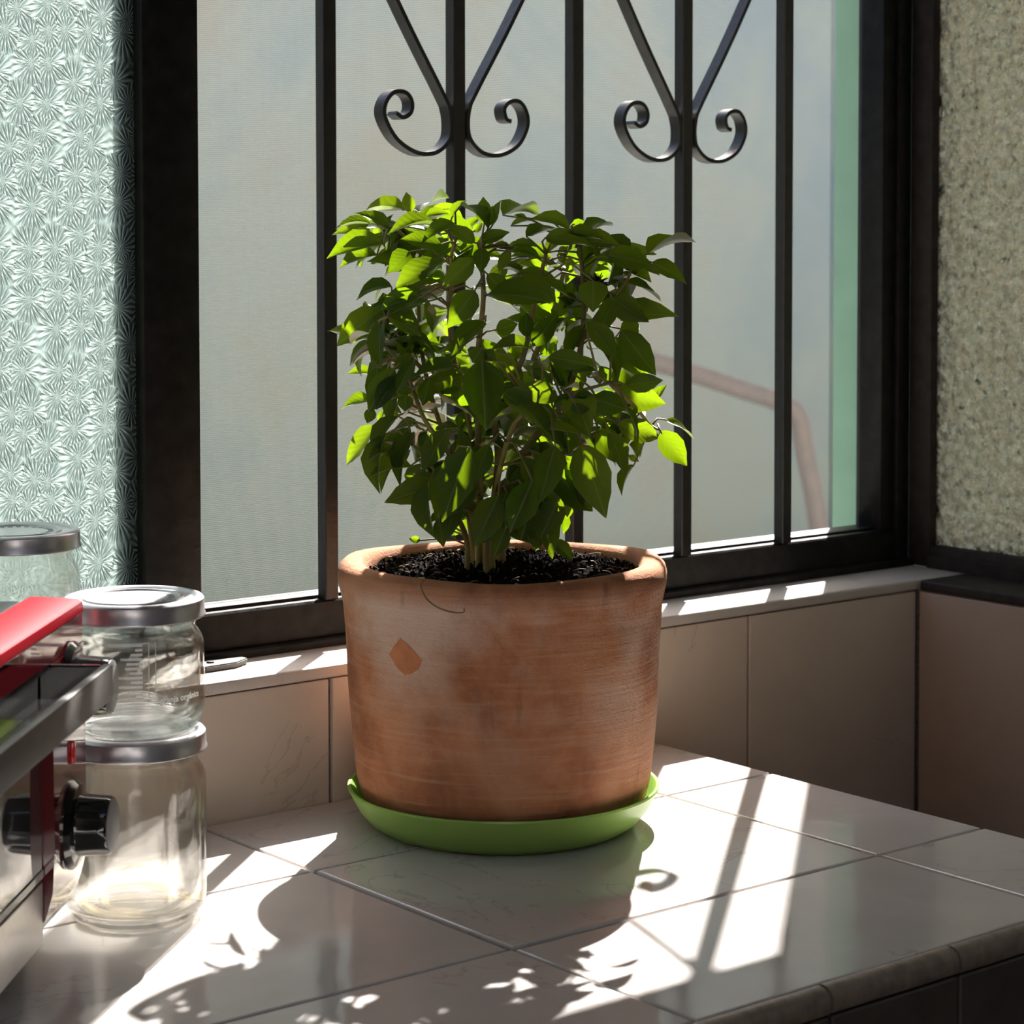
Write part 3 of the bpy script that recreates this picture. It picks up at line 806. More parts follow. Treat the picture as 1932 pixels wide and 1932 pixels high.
LEAVES = [
(13.4,7.8,41.1,13.2,8,42.5,-0.6,-0.8,0.05,0.93),
(13.7,8.9,41.3,12.2,12.7,41.1,-0.36,-0.09,0.93,2.04),
(15,9,41.1,18.3,10.4,42.7,-0.48,0.18,0.86,1.91),
(14.5,8.2,40.8,15.6,6.1,41.6,-0.71,-0.1,0.7,1.28),
(13.6,6.4,40.8,14.8,5.4,41.1,-0.52,-0.46,0.72,0.82),
(9.6,7,40.3,7.1,7.6,40.1,-0.17,-0.38,0.91,1.27),
(9.7,5.6,40.1,8.2,6.8,39.9,-0.26,-0.22,0.94,0.98),
(10.2,6.5,40.3,9.9,6.8,40.9,-0.62,-0.78,0.05,0.46),
(9.7,5.6,40.2,10.1,5.3,41,-0.87,-0.36,0.33,0.51),
(11.1,1.9,40.3,8.1,3,40.2,-0.14,-0.33,0.93,1.62),
(9.7,4.3,39.9,8.7,5,39.5,-0.56,-0.29,0.78,0.64),
(9.9,5.4,39.9,10,5.2,38.7,0.28,-0.94,0.21,0.61),
(9.7,2.9,38.5,8,2.9,37.2,-0.26,-0.9,0.35,1.48),
(10.3,-0.2,37.9,7.1,1,36.6,-0.47,-0.45,0.76,1.83),
(9.3,4.3,36.2,7.9,6.7,35.7,-0.51,-0.11,0.85,1.41),
(9.1,1.9,36.1,8.2,2.7,36,-0.63,-0.78,0.02,0.71),
(11.2,1.6,36.6,8.8,2.2,35.7,-0.39,-0.28,0.88,1.31),
(9.3,0.5,35.3,7.3,2,34.6,-0.56,-0.38,0.73,1.33),
(9.6,2.8,35.6,8.3,5.1,34.6,-0.6,0,0.8,1.42),
(13.8,7.4,39.4,13,8,39.6,-0.4,-0.68,0.62,0.48),
(13.8,7.4,39.3,14.3,7,40,-0.59,-0.8,0,0.47),
(13.1,6.6,39.2,12.2,7.4,38.9,-0.62,-0.51,0.6,0.65),
(14.3,8.2,39.3,14.2,8.4,40.3,0.35,-0.92,0.18,0.52),
(13.1,7.8,38.6,12.6,8.3,38.6,-0.56,-0.74,0.37,0.35),
(14,8.4,37.8,13.3,8.9,37.2,-0.71,-0.21,0.68,0.47),
(10.9,-0.5,40.3,8.5,0,39.1,-0.48,-0.48,0.73,1.34),
(12.5,2,40.7,13.3,1.5,41.9,-0.87,-0.14,0.48,0.78),
(12.4,0.9,41.5,12.6,-1.9,40.1,0.16,-0.43,0.89,1.54),
(14.2,0.7,40.3,14.2,0.8,42.1,-0.62,-0.79,0.05,1.13),
(14,-0.5,40.3,14.4,-0.7,41.9,-0.94,-0.28,0.18,0.83),
(13.2,-1.1,40.2,13.4,-1.2,41.5,-0.61,-0.79,0.04,0.71),
(16.4,1.5,40.9,20.2,2.3,41.6,-0.14,-0.18,0.97,2),
(19.2,-2.1,39.9,17.3,-0.5,41,-0.18,-0.68,0.71,1.35),
(14.4,-3.4,39.5,17.6,-3.4,40.1,-0.18,-0.32,0.93,1.61),
(11.4,-2.3,39.2,13,-3.5,39.7,-0.63,-0.63,0.45,0.99),
(10.6,-2.9,39.1,9.3,-1.8,40.2,-0.52,-0.82,0.24,1.03),
(10.3,-4,38.8,9.6,-4.8,37.1,-0.51,-0.67,0.53,1.08),
(9.9,-3.7,38.1,8.3,-2.5,36.3,-0.61,-0.79,0.02,1.43),
(13.6,-2.8,38.8,12.7,-2.1,39,-0.44,-0.71,0.55,0.58),
(13.6,-2.8,38.8,14.9,-3.9,38.9,-0.39,-0.42,0.82,0.84),
(13.7,-2.9,38.7,12.5,-1.9,38.7,-0.19,-0.28,0.94,0.77),
(13.7,-2.9,38.5,15.1,-4.1,38.1,-0.18,-0.5,0.84,0.95),
(14.2,-2,38.6,13.6,-1.6,37.2,-0.8,-0.57,0.18,0.8),
(20.1,3.5,38,19.3,4.1,37.2,-0.62,-0.79,0.03,0.7),
(20.2,3.4,38,20.3,3.3,37.3,-0.64,-0.77,0.04,0.56),
(14.5,-2.4,37.1,16.6,-5.4,35.9,-0.31,-0.53,0.79,1.94),
(13.1,-3.8,36.7,14.5,-6.3,35.4,-0.35,-0.58,0.74,1.59),
(10.5,-4.3,35.8,12.8,-7.5,35.4,-0.55,-0.49,0.68,1.97),
(9.9,-3.8,36.1,7.9,-3.7,33.9,-0.42,-0.86,0.3,1.73),
(19.4,5.3,36.7,20,4.8,36.6,-0.63,-0.78,0.02,0.42),
(18.1,3.7,36.2,18.9,3,35.9,-0.31,-0.69,0.65,0.56),
(22.4,2.9,38.1,23.4,2.2,39,-0.62,-0.78,0.03,0.94),
(21.7,2.2,38.2,22.5,1.5,37.6,-0.64,-0.77,0.01,0.61),
(18.7,3.5,40.2,20.3,2.2,40.7,-0.4,-0.14,0.91,1.06),
(19.5,2.8,40.7,18.8,3.4,40.9,-0.46,-0.7,0.54,0.45),
(16.2,5.5,40.1,17.1,4.8,40.8,-0.69,-0.69,0.22,0.63),
(16.7,5.1,39.8,17.2,4.7,40.4,-0.6,-0.8,0.01,0.56),
(18.8,-0.7,36.6,19.5,-1.3,35.8,0.04,-0.79,0.61,0.61),
(19.1,-1,35.4,19.8,-1.6,34.7,-0.01,-0.76,0.65,0.6),
(23.2,2.4,40.3,24,1.8,40.4,-0.62,-0.78,0,0.71),
(19.6,-3.7,39.4,18.8,-3.1,40.2,0.03,-0.77,0.64,0.64),
(20.1,-2.9,39.6,23.4,-1.6,40.2,-0.17,-0.02,0.98,1.78),
(18.7,-4.3,39.3,19.4,-4.9,38,-0.2,-0.93,0.32,0.81),
(23.8,0.6,39.5,24.2,0.2,38.8,-0.66,-0.75,0.01,0.56),
(20.9,-6.1,38.3,20.6,-3.2,39.6,-0.16,-0.42,0.9,1.6),
(19.1,-7.3,38.2,17.9,-6.3,38.2,-0.63,-0.78,0.01,0.88),
(21.2,-6.4,38.4,21.3,-6.4,38.8,-0.67,-0.74,0.05,0.63),
(22.5,-6.1,38.3,26.2,-6.5,39.8,-0.38,-0.02,0.92,2.01),
(20.4,-7,38.1,21.1,-7.6,38.2,-0.41,-0.38,0.83,0.47),
(20.7,-7.3,37.5,21.7,-8.2,37,-0.26,-0.7,0.66,0.69),
(22,-7.1,37.8,23.9,-8.6,36.5,-0.36,-0.8,0.48,1.38),
(21.4,-5.4,36.6,22.7,-6.4,35.9,-0.19,-0.68,0.71,0.9),
(20.7,-6.1,36.5,23.2,-6.9,35.4,0.15,-0.58,0.8,1.41),
(15.7,-8.5,36.7,15,-9.3,34.8,-0.56,-0.66,0.5,1.9),
(22.5,0.3,37.8,23.3,-0.5,36.8,-0.08,-0.83,0.55,0.74),
(21.9,-0.5,37.3,22.5,-1.1,36.5,-0.43,-0.87,0.25,0.59),
(22.6,-4,33.2,24.4,-1.5,34.3,0.55,-0.62,0.56,1.62),
(18.3,-8.2,33.5,20,-9.7,30.6,-0.65,-0.76,0.02,1.84),
(16,-7.6,34,17.5,-8.9,31.7,-0.46,-0.86,0.21,1.5),
(9.5,7.8,32.8,8.2,10.2,33.1,-0.58,-0.43,0.69,1.39),
(14,13.1,29.8,12.6,14.2,30.1,-0.28,-0.57,0.77,0.93),
(10.4,8.2,28.5,9.3,10.3,27.8,-0.73,-0.16,0.66,1.23),
(8.9,4.6,34.3,7.9,5.3,33,-0.79,0.03,0.61,0.89),
(7.7,3,34.2,6.7,2.3,31.1,-0.95,0.01,0.3,1.68),
(7.9,2.8,34.4,9.5,1.5,33.7,-0.17,-0.6,0.78,1.08),
(7.3,2,34.3,9,0.6,33.1,-0.35,-0.81,0.47,1.25),
(6.7,2.3,31.1,6.5,2.4,28.5,-0.92,-0.37,0.09,1.31),
(7.2,0.6,30.6,5.9,1.5,28.5,-0.85,-0.4,0.35,1.3),
(7.4,-0.8,31.7,6.5,-0.2,29.5,-0.91,-0.3,0.28,1.2),
(8.6,0.8,31.8,7.4,1.7,31,-0.71,-0.62,0.34,0.85),
(9.4,-2.4,31.2,7.2,-0.7,30.6,-0.51,-0.41,0.75,1.47),
(9.3,0.2,30.4,8.9,0.4,28.6,-0.6,-0.8,0.04,1.15),
(7.5,0.3,29.4,7.4,0.3,28.3,-0.59,-0.8,0.04,1.05),
(7.8,0.1,29.6,6.8,0.8,29.7,-0.53,-0.72,0.45,0.62),
(12.9,8.6,27.3,12.2,9.3,27.8,-0.6,-0.79,0.09,0.75),
(12.2,9.2,27.6,11.8,9.5,26.8,-0.9,-0.26,0.36,0.49),
(7.5,4,28.3,7.2,4.2,27.3,-0.59,-0.81,0.03,0.81),
(7.1,0.6,28,5.5,1.7,25.6,-0.84,0.04,0.54,1.55),
(10.5,8,26.7,10.3,10.6,23.8,-0.97,0.13,0.18,1.93),
(6.4,1,26.9,5,0.7,23.4,-0.92,0.03,0.39,1.89),
(7.8,-0.1,27,6.4,-0.4,23.6,-0.91,-0.1,0.39,1.82),
(8.9,-2.2,27.2,7.6,-1.4,24.5,-0.83,-0.5,0.24,1.56),
(10.3,1.8,26.9,9.8,2.1,25.8,-0.91,-0.26,0.32,0.63),
(8.7,-4.8,26.3,6.7,-4.7,21.7,-0.74,-0.6,0.32,2.51),
(7.3,-2.4,24,7.1,-2.5,20.4,-1,-0.02,0.05,1.82),
(7.7,-2.9,21.8,7.9,-3.1,19.9,-0.59,-0.8,0.05,0.99),
(15.6,8.8,22.5,14.9,9.3,22.3,-0.63,-0.77,0.1,0.86),
(9.2,-0.1,24.2,8.2,0.7,23.8,-0.67,-0.67,0.32,0.68),
(16.5,7.9,19.1,17.2,7.3,19,-0.62,-0.77,0.13,0.57),
(16.5,7.9,19.3,16.8,7.7,19.9,-0.92,-0.21,0.33,0.37),
(12.7,5.8,19,12.1,6.3,19.1,-0.62,-0.77,0.14,0.51),
(17,6.2,20.3,16.3,6.7,18.9,-0.64,-0.76,0.06,1.04),
(8.9,-5.8,31.8,8.3,-6.9,27.7,-0.6,-0.75,0.28,2.64),
(9.5,-5,32.5,9,-4.7,31.6,-0.62,-0.78,0.04,1.42),
(9.6,-5.1,32.3,10.2,-5.6,31.8,-0.62,-0.78,0.06,0.86),
(11.1,-1.1,32.5,10.1,-0.4,32.3,-0.63,-0.78,0.05,0.97),
(14,-0.8,33.4,15.1,-1.7,33.8,-0.63,-0.78,0.04,1.12),
(14.8,-2.9,33,14.9,-2.8,34.6,-0.63,-0.77,0.05,1.02),
(13.9,-4.7,32.5,15.2,-5.6,34.6,-0.63,-0.77,0.05,1.32),
(13.2,-5.4,32.4,11.2,-3.8,32.7,-0.25,-0.47,0.85,1.32),
(13.8,-4.7,31,14.8,-5.6,30,-0.47,-0.84,0.26,0.86),
(13.7,-2.1,30.5,14.4,-2.7,30.9,-0.63,-0.77,0.06,0.89),
(13.8,-7.3,29.4,11.1,-6.4,30.1,-0.28,-0.95,0.15,1.45),
(11.6,-4.3,29.7,13.5,-7.3,27,-0.19,-0.72,0.66,2.22),
(12.9,-2.8,29.7,13.7,-3.4,30.1,-0.63,-0.77,0.06,0.88),
(21.9,4.2,31.3,22.9,3.5,32.3,-0.63,-0.77,0.06,1.09),
(21.7,4.3,30.9,22.5,3.7,30.5,-0.23,-0.68,0.69,0.53),
(22.5,3.6,29.5,23.2,3.1,29.8,-0.63,-0.77,0.07,0.86),
(21.1,3.3,26.8,21.8,2.7,26.2,-0.43,-0.83,0.35,0.55),
(20.5,5.1,25.9,20.9,4.7,26.3,-0.64,-0.76,0.07,0.43),
(19.6,5.8,27.3,19.8,5.7,28,-0.63,-0.77,0.05,0.48),
(13.7,-7.4,28.2,14.4,-7.9,28.1,-0.62,-0.78,0.08,0.48),
(14.4,-7.8,29.5,13.5,-7.1,28.7,-0.74,-0.37,0.56,0.7),
(13.4,-6.9,31.9,15.4,-8.5,31.4,-0.58,-0.78,0.22,1.32),
(16.5,-5.6,30.7,17.8,-6.6,31,-0.51,-0.48,0.72,0.78),
(19.8,-5.7,29.9,20.3,-6.1,31.2,-0.92,-0.17,0.36,0.71),
(20.4,-4.9,29.9,19.8,-4.4,31,-0.64,-0.76,0.03,1.04),
(18.5,-8.5,30,20.3,-10,30.3,-0.63,-0.77,0.07,1.27),
(15.4,-8.7,29.3,17.1,-10.1,28.6,-0.62,-0.78,0.06,1.6),
(26.1,-0.6,28.8,26.8,-1.2,28.4,-0.63,-0.78,0.05,0.61),
(27.2,-1.6,28,27.9,-2.1,29.3,-0.89,-0.24,0.4,0.77),
(26.5,-2.3,28.1,26.8,-2.5,29,-0.93,-0.22,0.29,0.46),
(25.1,-5.1,27.2,26.7,-6.4,26.1,0.13,-0.57,0.82,1.16),
(22.1,-7.8,26.8,23.4,-9,24.5,-0.64,-0.77,0.03,1.66),
(19.1,-7.8,28.5,19.7,-8.4,26.5,0.42,-0.83,0.37,1.08),
(13.9,-8.8,29.1,14.6,-9.5,26.9,-0.64,-0.77,0.04,1.46),
(23.3,0.3,27.5,23.9,-0.3,26.3,-0.19,-0.92,0.35,0.72),
(20.5,-5.3,26.2,19.6,-4.5,26.8,-0.32,-0.78,0.54,0.7),
(22.5,-0.4,26.2,23.4,-1.2,25.7,-0.35,-0.79,0.51,0.65),
(24.2,-1.8,25.9,25.1,-2.6,24.4,0.1,-0.86,0.51,0.98),
(25.8,-0.5,25.9,26.1,-0.8,25.5,-0.62,-0.78,0.05,0.52),
(26.9,-0.1,25.4,27.1,-0.4,24.1,0.14,-0.97,0.21,0.66),
(22.9,-2.1,25.4,23.8,-2.8,24.7,-0.32,-0.83,0.46,0.69),
(25.8,-0.6,24.4,26.3,-1.1,24,-0.62,-0.78,0.07,0.47),
(14.6,-8,29.4,15.5,-8.8,29.5,-0.6,-0.65,0.46,0.61),
(14.2,-9.1,26.5,14.6,-11,22,-0.67,-0.7,0.23,2.49),
(12.9,-8.1,26.4,11.4,-8.4,23,-0.56,-0.77,0.31,1.87),
(15.4,-6.2,27.9,15.5,-6.4,25.5,-0.64,-0.76,0.04,1.68),
(10.3,-4.7,26.4,9.5,-4.2,24,-0.63,-0.77,0.05,1.31),
(11.7,-7.3,24.2,10.5,-6.5,20.9,-0.65,-0.76,0.06,2.04),
(14.3,-6.9,22.9,13.3,-6.2,20.4,-0.66,-0.75,0.07,1.67),
(21.3,4,19.6,20.9,4.3,18.5,-0.66,-0.75,0.06,0.94),
(20.6,0.8,21.3,21.7,-0,21.8,-0.64,-0.76,0.12,0.8),
(22.9,2.8,20.8,23,2.7,19.9,-0.63,-0.77,0.04,1.07),
(24.1,4.4,20.2,24.1,4.3,18.6,-0.27,-0.96,0.07,0.76),
(11,-5.6,21.2,10.3,-5.2,19.3,-0.65,-0.76,0.06,1.14),
(16.3,-3.6,19.7,17.4,-4.5,18.4,-0.32,-0.87,0.36,0.96),
(22.7,-4.6,24.3,21.8,-3.9,22.4,-0.85,0.17,0.49,1.1),
(13.7,-4.9,26.5,13.8,-5.1,24.8,0,-0.99,0.15,0.82),
(16.4,-5,25,17.3,-6,22,-0.3,-0.93,0.22,1.6),
(15.7,-2.2,22.9,15.1,-3.8,20.1,-0.45,-0.73,0.51,1.64),
(17.1,-3.9,25.2,18.5,-4.5,21.8,-0.06,-0.99,0.13,1.87),
(13.4,-2.8,23.7,14.7,-3.4,19.7,-0.58,-0.81,-0.06,2.35),
(13.2,-1.4,22.6,15,-3.8,19.5,-0.66,-0.72,0.19,2.24),
(14,-5.1,24,14.3,-6.1,20.5,-0.64,-0.76,0.14,1.83),
(11.1,-0.5,22.5,10,-0.5,19.6,-0.84,-0.45,0.31,1.55),
(13.5,-4,23.3,14.3,-5.2,19.5,-0.42,-0.89,0.19,1.99),
(10.6,0.4,24.7,10.7,0.2,21.7,-0.07,-1,0.06,1.51),
(15.4,-3.1,22.6,15.7,-2.9,18.9,-0.63,-0.77,-0.09,1.89),
(12.5,-3.8,23.1,11.3,-2.5,19.7,-0.68,-0.73,-0.03,2.06),
(14.7,-0.8,23.6,14.4,-1.3,20.5,-0.41,-0.89,0.17,1.56),
(12.4,-5.4,25.5,13.4,-6.5,22.6,-0.33,-0.91,0.25,1.63),
(12.6,-6.3,22.9,11.9,-5.9,20.3,-0.64,-0.76,0.07,1.52),
(14.3,-4.7,22.8,14.1,-6.5,19.2,-0.51,-0.76,0.4,1.99),
(17,-3.8,24.9,16.8,-4.7,21.3,-0.64,-0.73,0.24,2.13),
(14.4,-2.5,25.2,14.6,-2.7,21.8,-0.57,-0.82,0.03,1.68),
(15.7,-4.6,24.4,18,-5.9,21.6,-0.53,-0.85,-0.04,2.1),
(11.4,1.7,23.9,9,1.9,21.6,-0.65,-0.45,0.61,1.69),
(10.8,-5,23.1,9.2,-4.6,20,-0.57,-0.79,0.21,2),
(9.3,-0.9,23.5,6.4,1.2,22.5,-0.63,-0.71,0.32,1.86),
(10.9,-2.2,24.6,9.7,-0.7,21.4,-0.69,-0.72,-0.08,2.1),
(13.6,-3.8,24.7,13.4,-4.3,22.2,-0.62,-0.75,0.21,1.52),
(9.7,-1.9,25.2,7.9,-2.4,21.6,-0.51,-0.79,0.35,2.15),
(18.5,-0.5,38.4,20.6,-1,39.9,-0.61,-0.18,0.77,1.35),
(17.8,-7.4,38.3,20.8,-8.9,37.7,-0.35,-0.87,0.35,1.71),
(12,-2.4,37.1,13.5,-3.4,35.1,-0.34,-0.92,0.18,1.36),
(11.8,0.4,39.1,10.2,2.6,37.3,-0.87,-0.31,0.38,1.61),
(12.8,6.8,37.6,9.8,7.8,37.8,-0.25,-0.82,0.52,1.59),
(7.6,3.6,38.3,5.9,5.7,37.8,-0.63,-0.35,0.69,1.39),
(16.3,4.4,38.4,18.2,2.9,37.9,-0.32,-0.64,0.7,1.23),
(11.8,8.9,39.7,9,10.8,39.7,-0.42,-0.64,0.64,1.69),
(18.1,3.3,38.6,20,2.1,38.7,-0.35,-0.54,0.77,1.1),
(9.9,-0.3,39,7.4,0.8,39.2,-0.3,-0.76,0.58,1.38),
(8,3.4,39,4.7,5.1,38.6,-0.4,-0.55,0.74,1.84),
(15,-4.6,39.4,17.1,-7,39.1,-0.51,-0.53,0.68,1.62),
(17.5,4.9,38.2,15.3,5.9,38.7,-0.29,-0.88,0.38,1.25),
(16.2,-5.5,39.8,18.3,-6.9,39.3,-0.27,-0.63,0.72,1.31),
(14.5,0,39.2,12.7,2.6,37.2,-0.84,-0.18,0.51,1.87),
(14.3,5.3,38.6,11.5,6.9,39.2,-0.44,-0.87,0.25,1.67),
(14.7,3,38.1,12.4,4.2,38,-0.46,-0.81,0.35,1.32),
(22.3,-3.1,37.7,24.2,-4.7,36.5,-0.25,-0.73,0.63,1.33),
(23.3,-0.6,38.3,25.3,-4,38,-0.44,-0.35,0.83,1.96),
(18.8,-0.7,38,16.7,0.9,38.5,-0.36,-0.66,0.66,1.38),
(9.4,4.7,40.1,7.6,6.4,41,-0.27,-0.65,0.71,1.29),
(15.6,3.7,39.2,13.2,5.2,40.8,-0.25,-0.87,0.42,1.63),
(18.5,-4,39.1,19.6,-6.6,39,-0.73,-0.33,0.59,1.41),
(14.9,5.9,38.3,13.1,6.5,36.9,-0.61,-0.58,0.54,1.16),
(18.1,3.4,37.8,16.6,2.7,35.7,-0.72,-0.3,0.62,1.36),
(10,6.4,34.7,7.2,7.7,32.4,-0.6,-0.72,0.35,1.91),
(18.3,-5.9,26.9,19.6,-7.5,24.7,-0.67,-0.73,0.11,1.75),
(19.9,-6.2,34.2,21.8,-9.5,34.7,-0.78,-0.38,0.5,1.9),
(9,2.1,27.1,8.3,3.7,24.7,-0.73,-0.65,-0.21,1.61),
(17.5,1,35,19.8,-0.3,33.1,-0.54,-0.84,-0.04,1.78),
(19.9,-6.1,27.2,22.7,-7.3,26.3,-0.37,-0.92,0.11,1.62),
(15.3,-1.2,31.5,15.1,-0.1,28.5,-0.67,-0.71,-0.21,1.75),
(13.5,-5.5,28,15.3,-6.8,25.9,-0.24,-0.9,0.37,1.5),
(17.2,-2.4,31.6,18.5,-3.1,28.8,-0.12,-0.98,0.17,1.59),
(12,-2.2,34,9.4,-1.9,31.6,-0.65,-0.36,0.66,1.76),
(8.9,3.5,29.5,8.6,3.6,27.2,-0.89,-0.45,0.09,1.13),
(8.9,3.8,26.7,8.7,4.7,23.8,-0.63,-0.75,-0.19,1.57),
(17.2,-8.3,27,18.2,-8.9,24.3,-0.17,-0.97,0.15,1.48),
(11.6,-0,26.9,11.3,-0.5,24.7,-0.08,-0.97,0.21,1.13),
(15.2,-0.1,28.7,14.5,1.2,26.4,-0.96,-0.19,0.19,1.36),
(15.2,-3,28.8,15.7,-4.9,26.6,-0.72,-0.6,0.34,1.66),
(20.9,-4.7,29.2,23.2,-7.1,28.5,-0.71,-0.7,0.09,2.03),
(13.2,1.7,30.3,10.4,2.7,29.5,-0.37,-0.92,0.14,1.79),
(14.4,3.1,30.2,14.8,1.7,27.8,-0.13,-0.86,0.49,1.39),
(18.9,-6.6,35.5,20.1,-8.9,34,-0.82,-0.55,0.18,1.65),
(21,-3.7,32.5,22.2,-6.7,30.2,-0.64,-0.61,0.47,1.98),
(8.5,0.1,35.6,6.7,2.3,35,-0.75,-0.54,0.39,1.47),
(9.9,2,30.4,8.2,3.4,29.4,-0.7,-0.46,0.55,1.2),
(14.4,1.3,32.7,15.6,0.4,29.2,-0.19,-0.96,0.19,1.93),
(9.3,1.1,36.1,7.9,2.5,34.8,-0.79,-0.5,0.37,1.14),
(7,0.9,31.1,6,2.4,28.2,-0.67,-0.72,-0.14,1.72)]
STEMS = [[[14.57, 1.7, 19.25], [14.08, 1.07, 23.59], [13.53, 0.64, 30.66], [12.77, -1.03, 35.59], [12.05, -1.55, 38.68]], [[14.51, 0.49, 19.56], [15.06, 0.33, 24.64], [14.41, -0.21, 28.22], [15.23, -1.97, 31.41], [15.39, -3.14, 35.58], [16.0, -3.48, 38.33]], [[14.02, -0.41, 19.52], [15.36, -1.8, 25.14], [16.88, -3.5, 27.95], [18.55, -3.41, 30.65], [19.69, -2.88, 33.39], [19.77, -2.78, 36.2], [19.69, -2.55, 39.0]], [[19.67, -2.91, 32.69], [19.88, -4.26, 34.48], [20.49, -5.93, 36.24], [20.92, -6.22, 37.28], [20.75, -6.04, 37.97]], [[14.77, 2.83, 19.29], [14.64, 3.81, 23.32], [13.94, 5.23, 26.84], [13.22, 6.04, 30.77], [13.65, 7.21, 34.67], [13.91, 7.24, 38.63], [13.56, 7.66, 41.15]], [[13.82, 1.04, 19.56], [11.66, 0.5, 24.5], [9.54, 1.11, 27.69], [8.69, 1.98, 30.78], [8.0, 3.94, 32.8]], [[16.44, 1.5, 19.47], [18.84, 1.06, 23.26], [21.42, -0.87, 25.76], [23.4, -2.41, 26.83], [25.37, -2.63, 28.18]], [[13.14, -0.96, 20.0], [12.82, -4.12, 27.51], [14.6, -6.74, 29.28], [17.65, -7.86, 30.15]], [[16.79, 2.5, 19.51], [18.7, 3.74, 23.05], [20.04, 3.08, 30.29], [21.28, 2.3, 33.91], [22.56, 1.58, 39.34]], [[12.67, 0.69, 19.59], [10.11, -0.95, 22.32], [9.03, -1.26, 24.13], [8.36, 0.68, 26.07]], [[15.47, 2.27, 19.4], [14.25, 2.42, 27.01], [12.24, 1.8, 32.75], [11.17, 0.38, 37.65], [10.88, -0.57, 39.37]], [[18.31, -7.11, 30.08], [21.6, -6.01, 28.21], [23.59, -5.12, 27.0], [23.45, -6.31, 26.66]], [[12.61, 5.23, 30.48], [10.43, 5.83, 32.66], [9.91, 7.54, 32.72]], [[13.3, 6.42, 38.28], [10.65, 6.1, 40.24], [9.38, 5.84, 40.24]]]

stem_pts = []
stem_bm = []
for k, s in enumerate(STEMS):
    pts = [Vector(p) for p in s]
    if k not in (3, 11, 12, 13):
        pts = [Vector((pts[0].x, pts[0].y, 16.6))] + pts
    pts = spline(pts, 5)
    r0 = 0.30 if k in (0, 1, 2, 6, 8) else 0.22
    if k in (3, 11, 12, 13): r0 = 0.16
    n_ = len(pts)
    rads = [r0 * (1 - 0.55 * i / (n_ - 1)) for i in range(n_)]
    bm = bmesh.new()
    tube(bm, pts, rads, 8)
    stem_pts.append(pts); stem_bm.append(bm)
all_leaves = [[Vector(r[0:3]), Vector(r[3:6]), Vector(r[6:9]), r[9]] for r in LEAVES]
# filler leaves inside and at the back of the bush
rf = random.Random(21)
cen = Vector((15.6, 1.8, 30.0))
tries = 0
view = Vector((0.627, 0.777, -0.045))
side = Vector((0.778, -0.628, 0))
while len(all_leaves) < 292 and tries < 6000:
    tries += 1
    k = rf.randrange(len(stem_pts))
    sp = stem_pts[k]
    p = sp[rf.randrange(len(sp) // 3, len(sp))]
    d = Vector((rf.gauss(0, 1), rf.gauss(0, 1), rf.gauss(-0.05, 0.5))).normalized()
    d = (d + view * 0.45).normalized()
    base = p + d * rf.uniform(0.4, 2.2)
    ln = rf.uniform(1.9, 3.6)
    tip = base + d * ln + Vector((0, 0, -rf.uniform(0.0, 1.0)))
    e = tip - cen
    if abs(e.dot(side)) > 9.2 - 0.10 * max(0, -e.z) ** 1.3 or e.z > 9.8 or e.z < -9.5 or e.dot(view) > 8.5: continue
    if base.z < 20: continue
    a = (tip - base).normalized()
    up = Vector((0, 0, 1)) + Vector((rf.uniform(-.5, .5), rf.uniform(-.5, .5), 0))
    nrm = up - a * up.dot(a)
    all_leaves.append([base, tip, nrm.normalized(), ln * rf.uniform(0.5, 0.65)])
assign = []
for base, tip, nrm, w in all_leaves:
    best = None
    for k, sp in enumerate(stem_pts):
        for i, q in enumerate(sp):
            dd = (q - base).length + max(0, q.z - base.z) * 0.35
            if best is None or dd < best[0]: best = (dd, k, i)
    _, k, i = best
    q = stem_pts[k][i]
    g = base - q
    if 0.15 < g.length < 6.5:
        a = (tip - base).normalized()
        mid = q + g * 0.55 + Vector((0, 0, 0.12 * g.length)) - a * 0.12 * g.length
        tube(stem_bm[k], [q, mid, base, base + a * 0.2], [0.085, 0.07, 0.055, 0.04], 5)
    assign.append(k)
stem_ob = []
for bm in stem_bm:
    bmesh.ops.translate(bm, verts=bm.verts, vec=-po)
    stem_ob.append(ob('stem', bm, M['stem'], pb, smooth='all'))
rl = random.Random(9)
for (base, tip, nrm, w), k in zip(all_leaves, assign):
    a = tip - base; ln = a.length; a.normalize()
    nrm = (nrm - a * nrm.dot(a)).normalized()
    s = a.cross(nrm)
    o = bpy.data.objects.new('leaf', LEAF[rl.randrange(6)])
    COL.objects.link(o); o.parent = stem_ob[k]
    L_, W_ = ln * S, w * S
    b = (base - po) * S
    o.matrix_local = Matrix(((s.x * W_, a.x * L_, nrm.x * L_, b.x), (s.y * W_, a.y * L_, nrm.y * L_, b.y), (s.z * W_, a.z * L_, nrm.z * L_, b.z), (0, 0, 0, 1)))
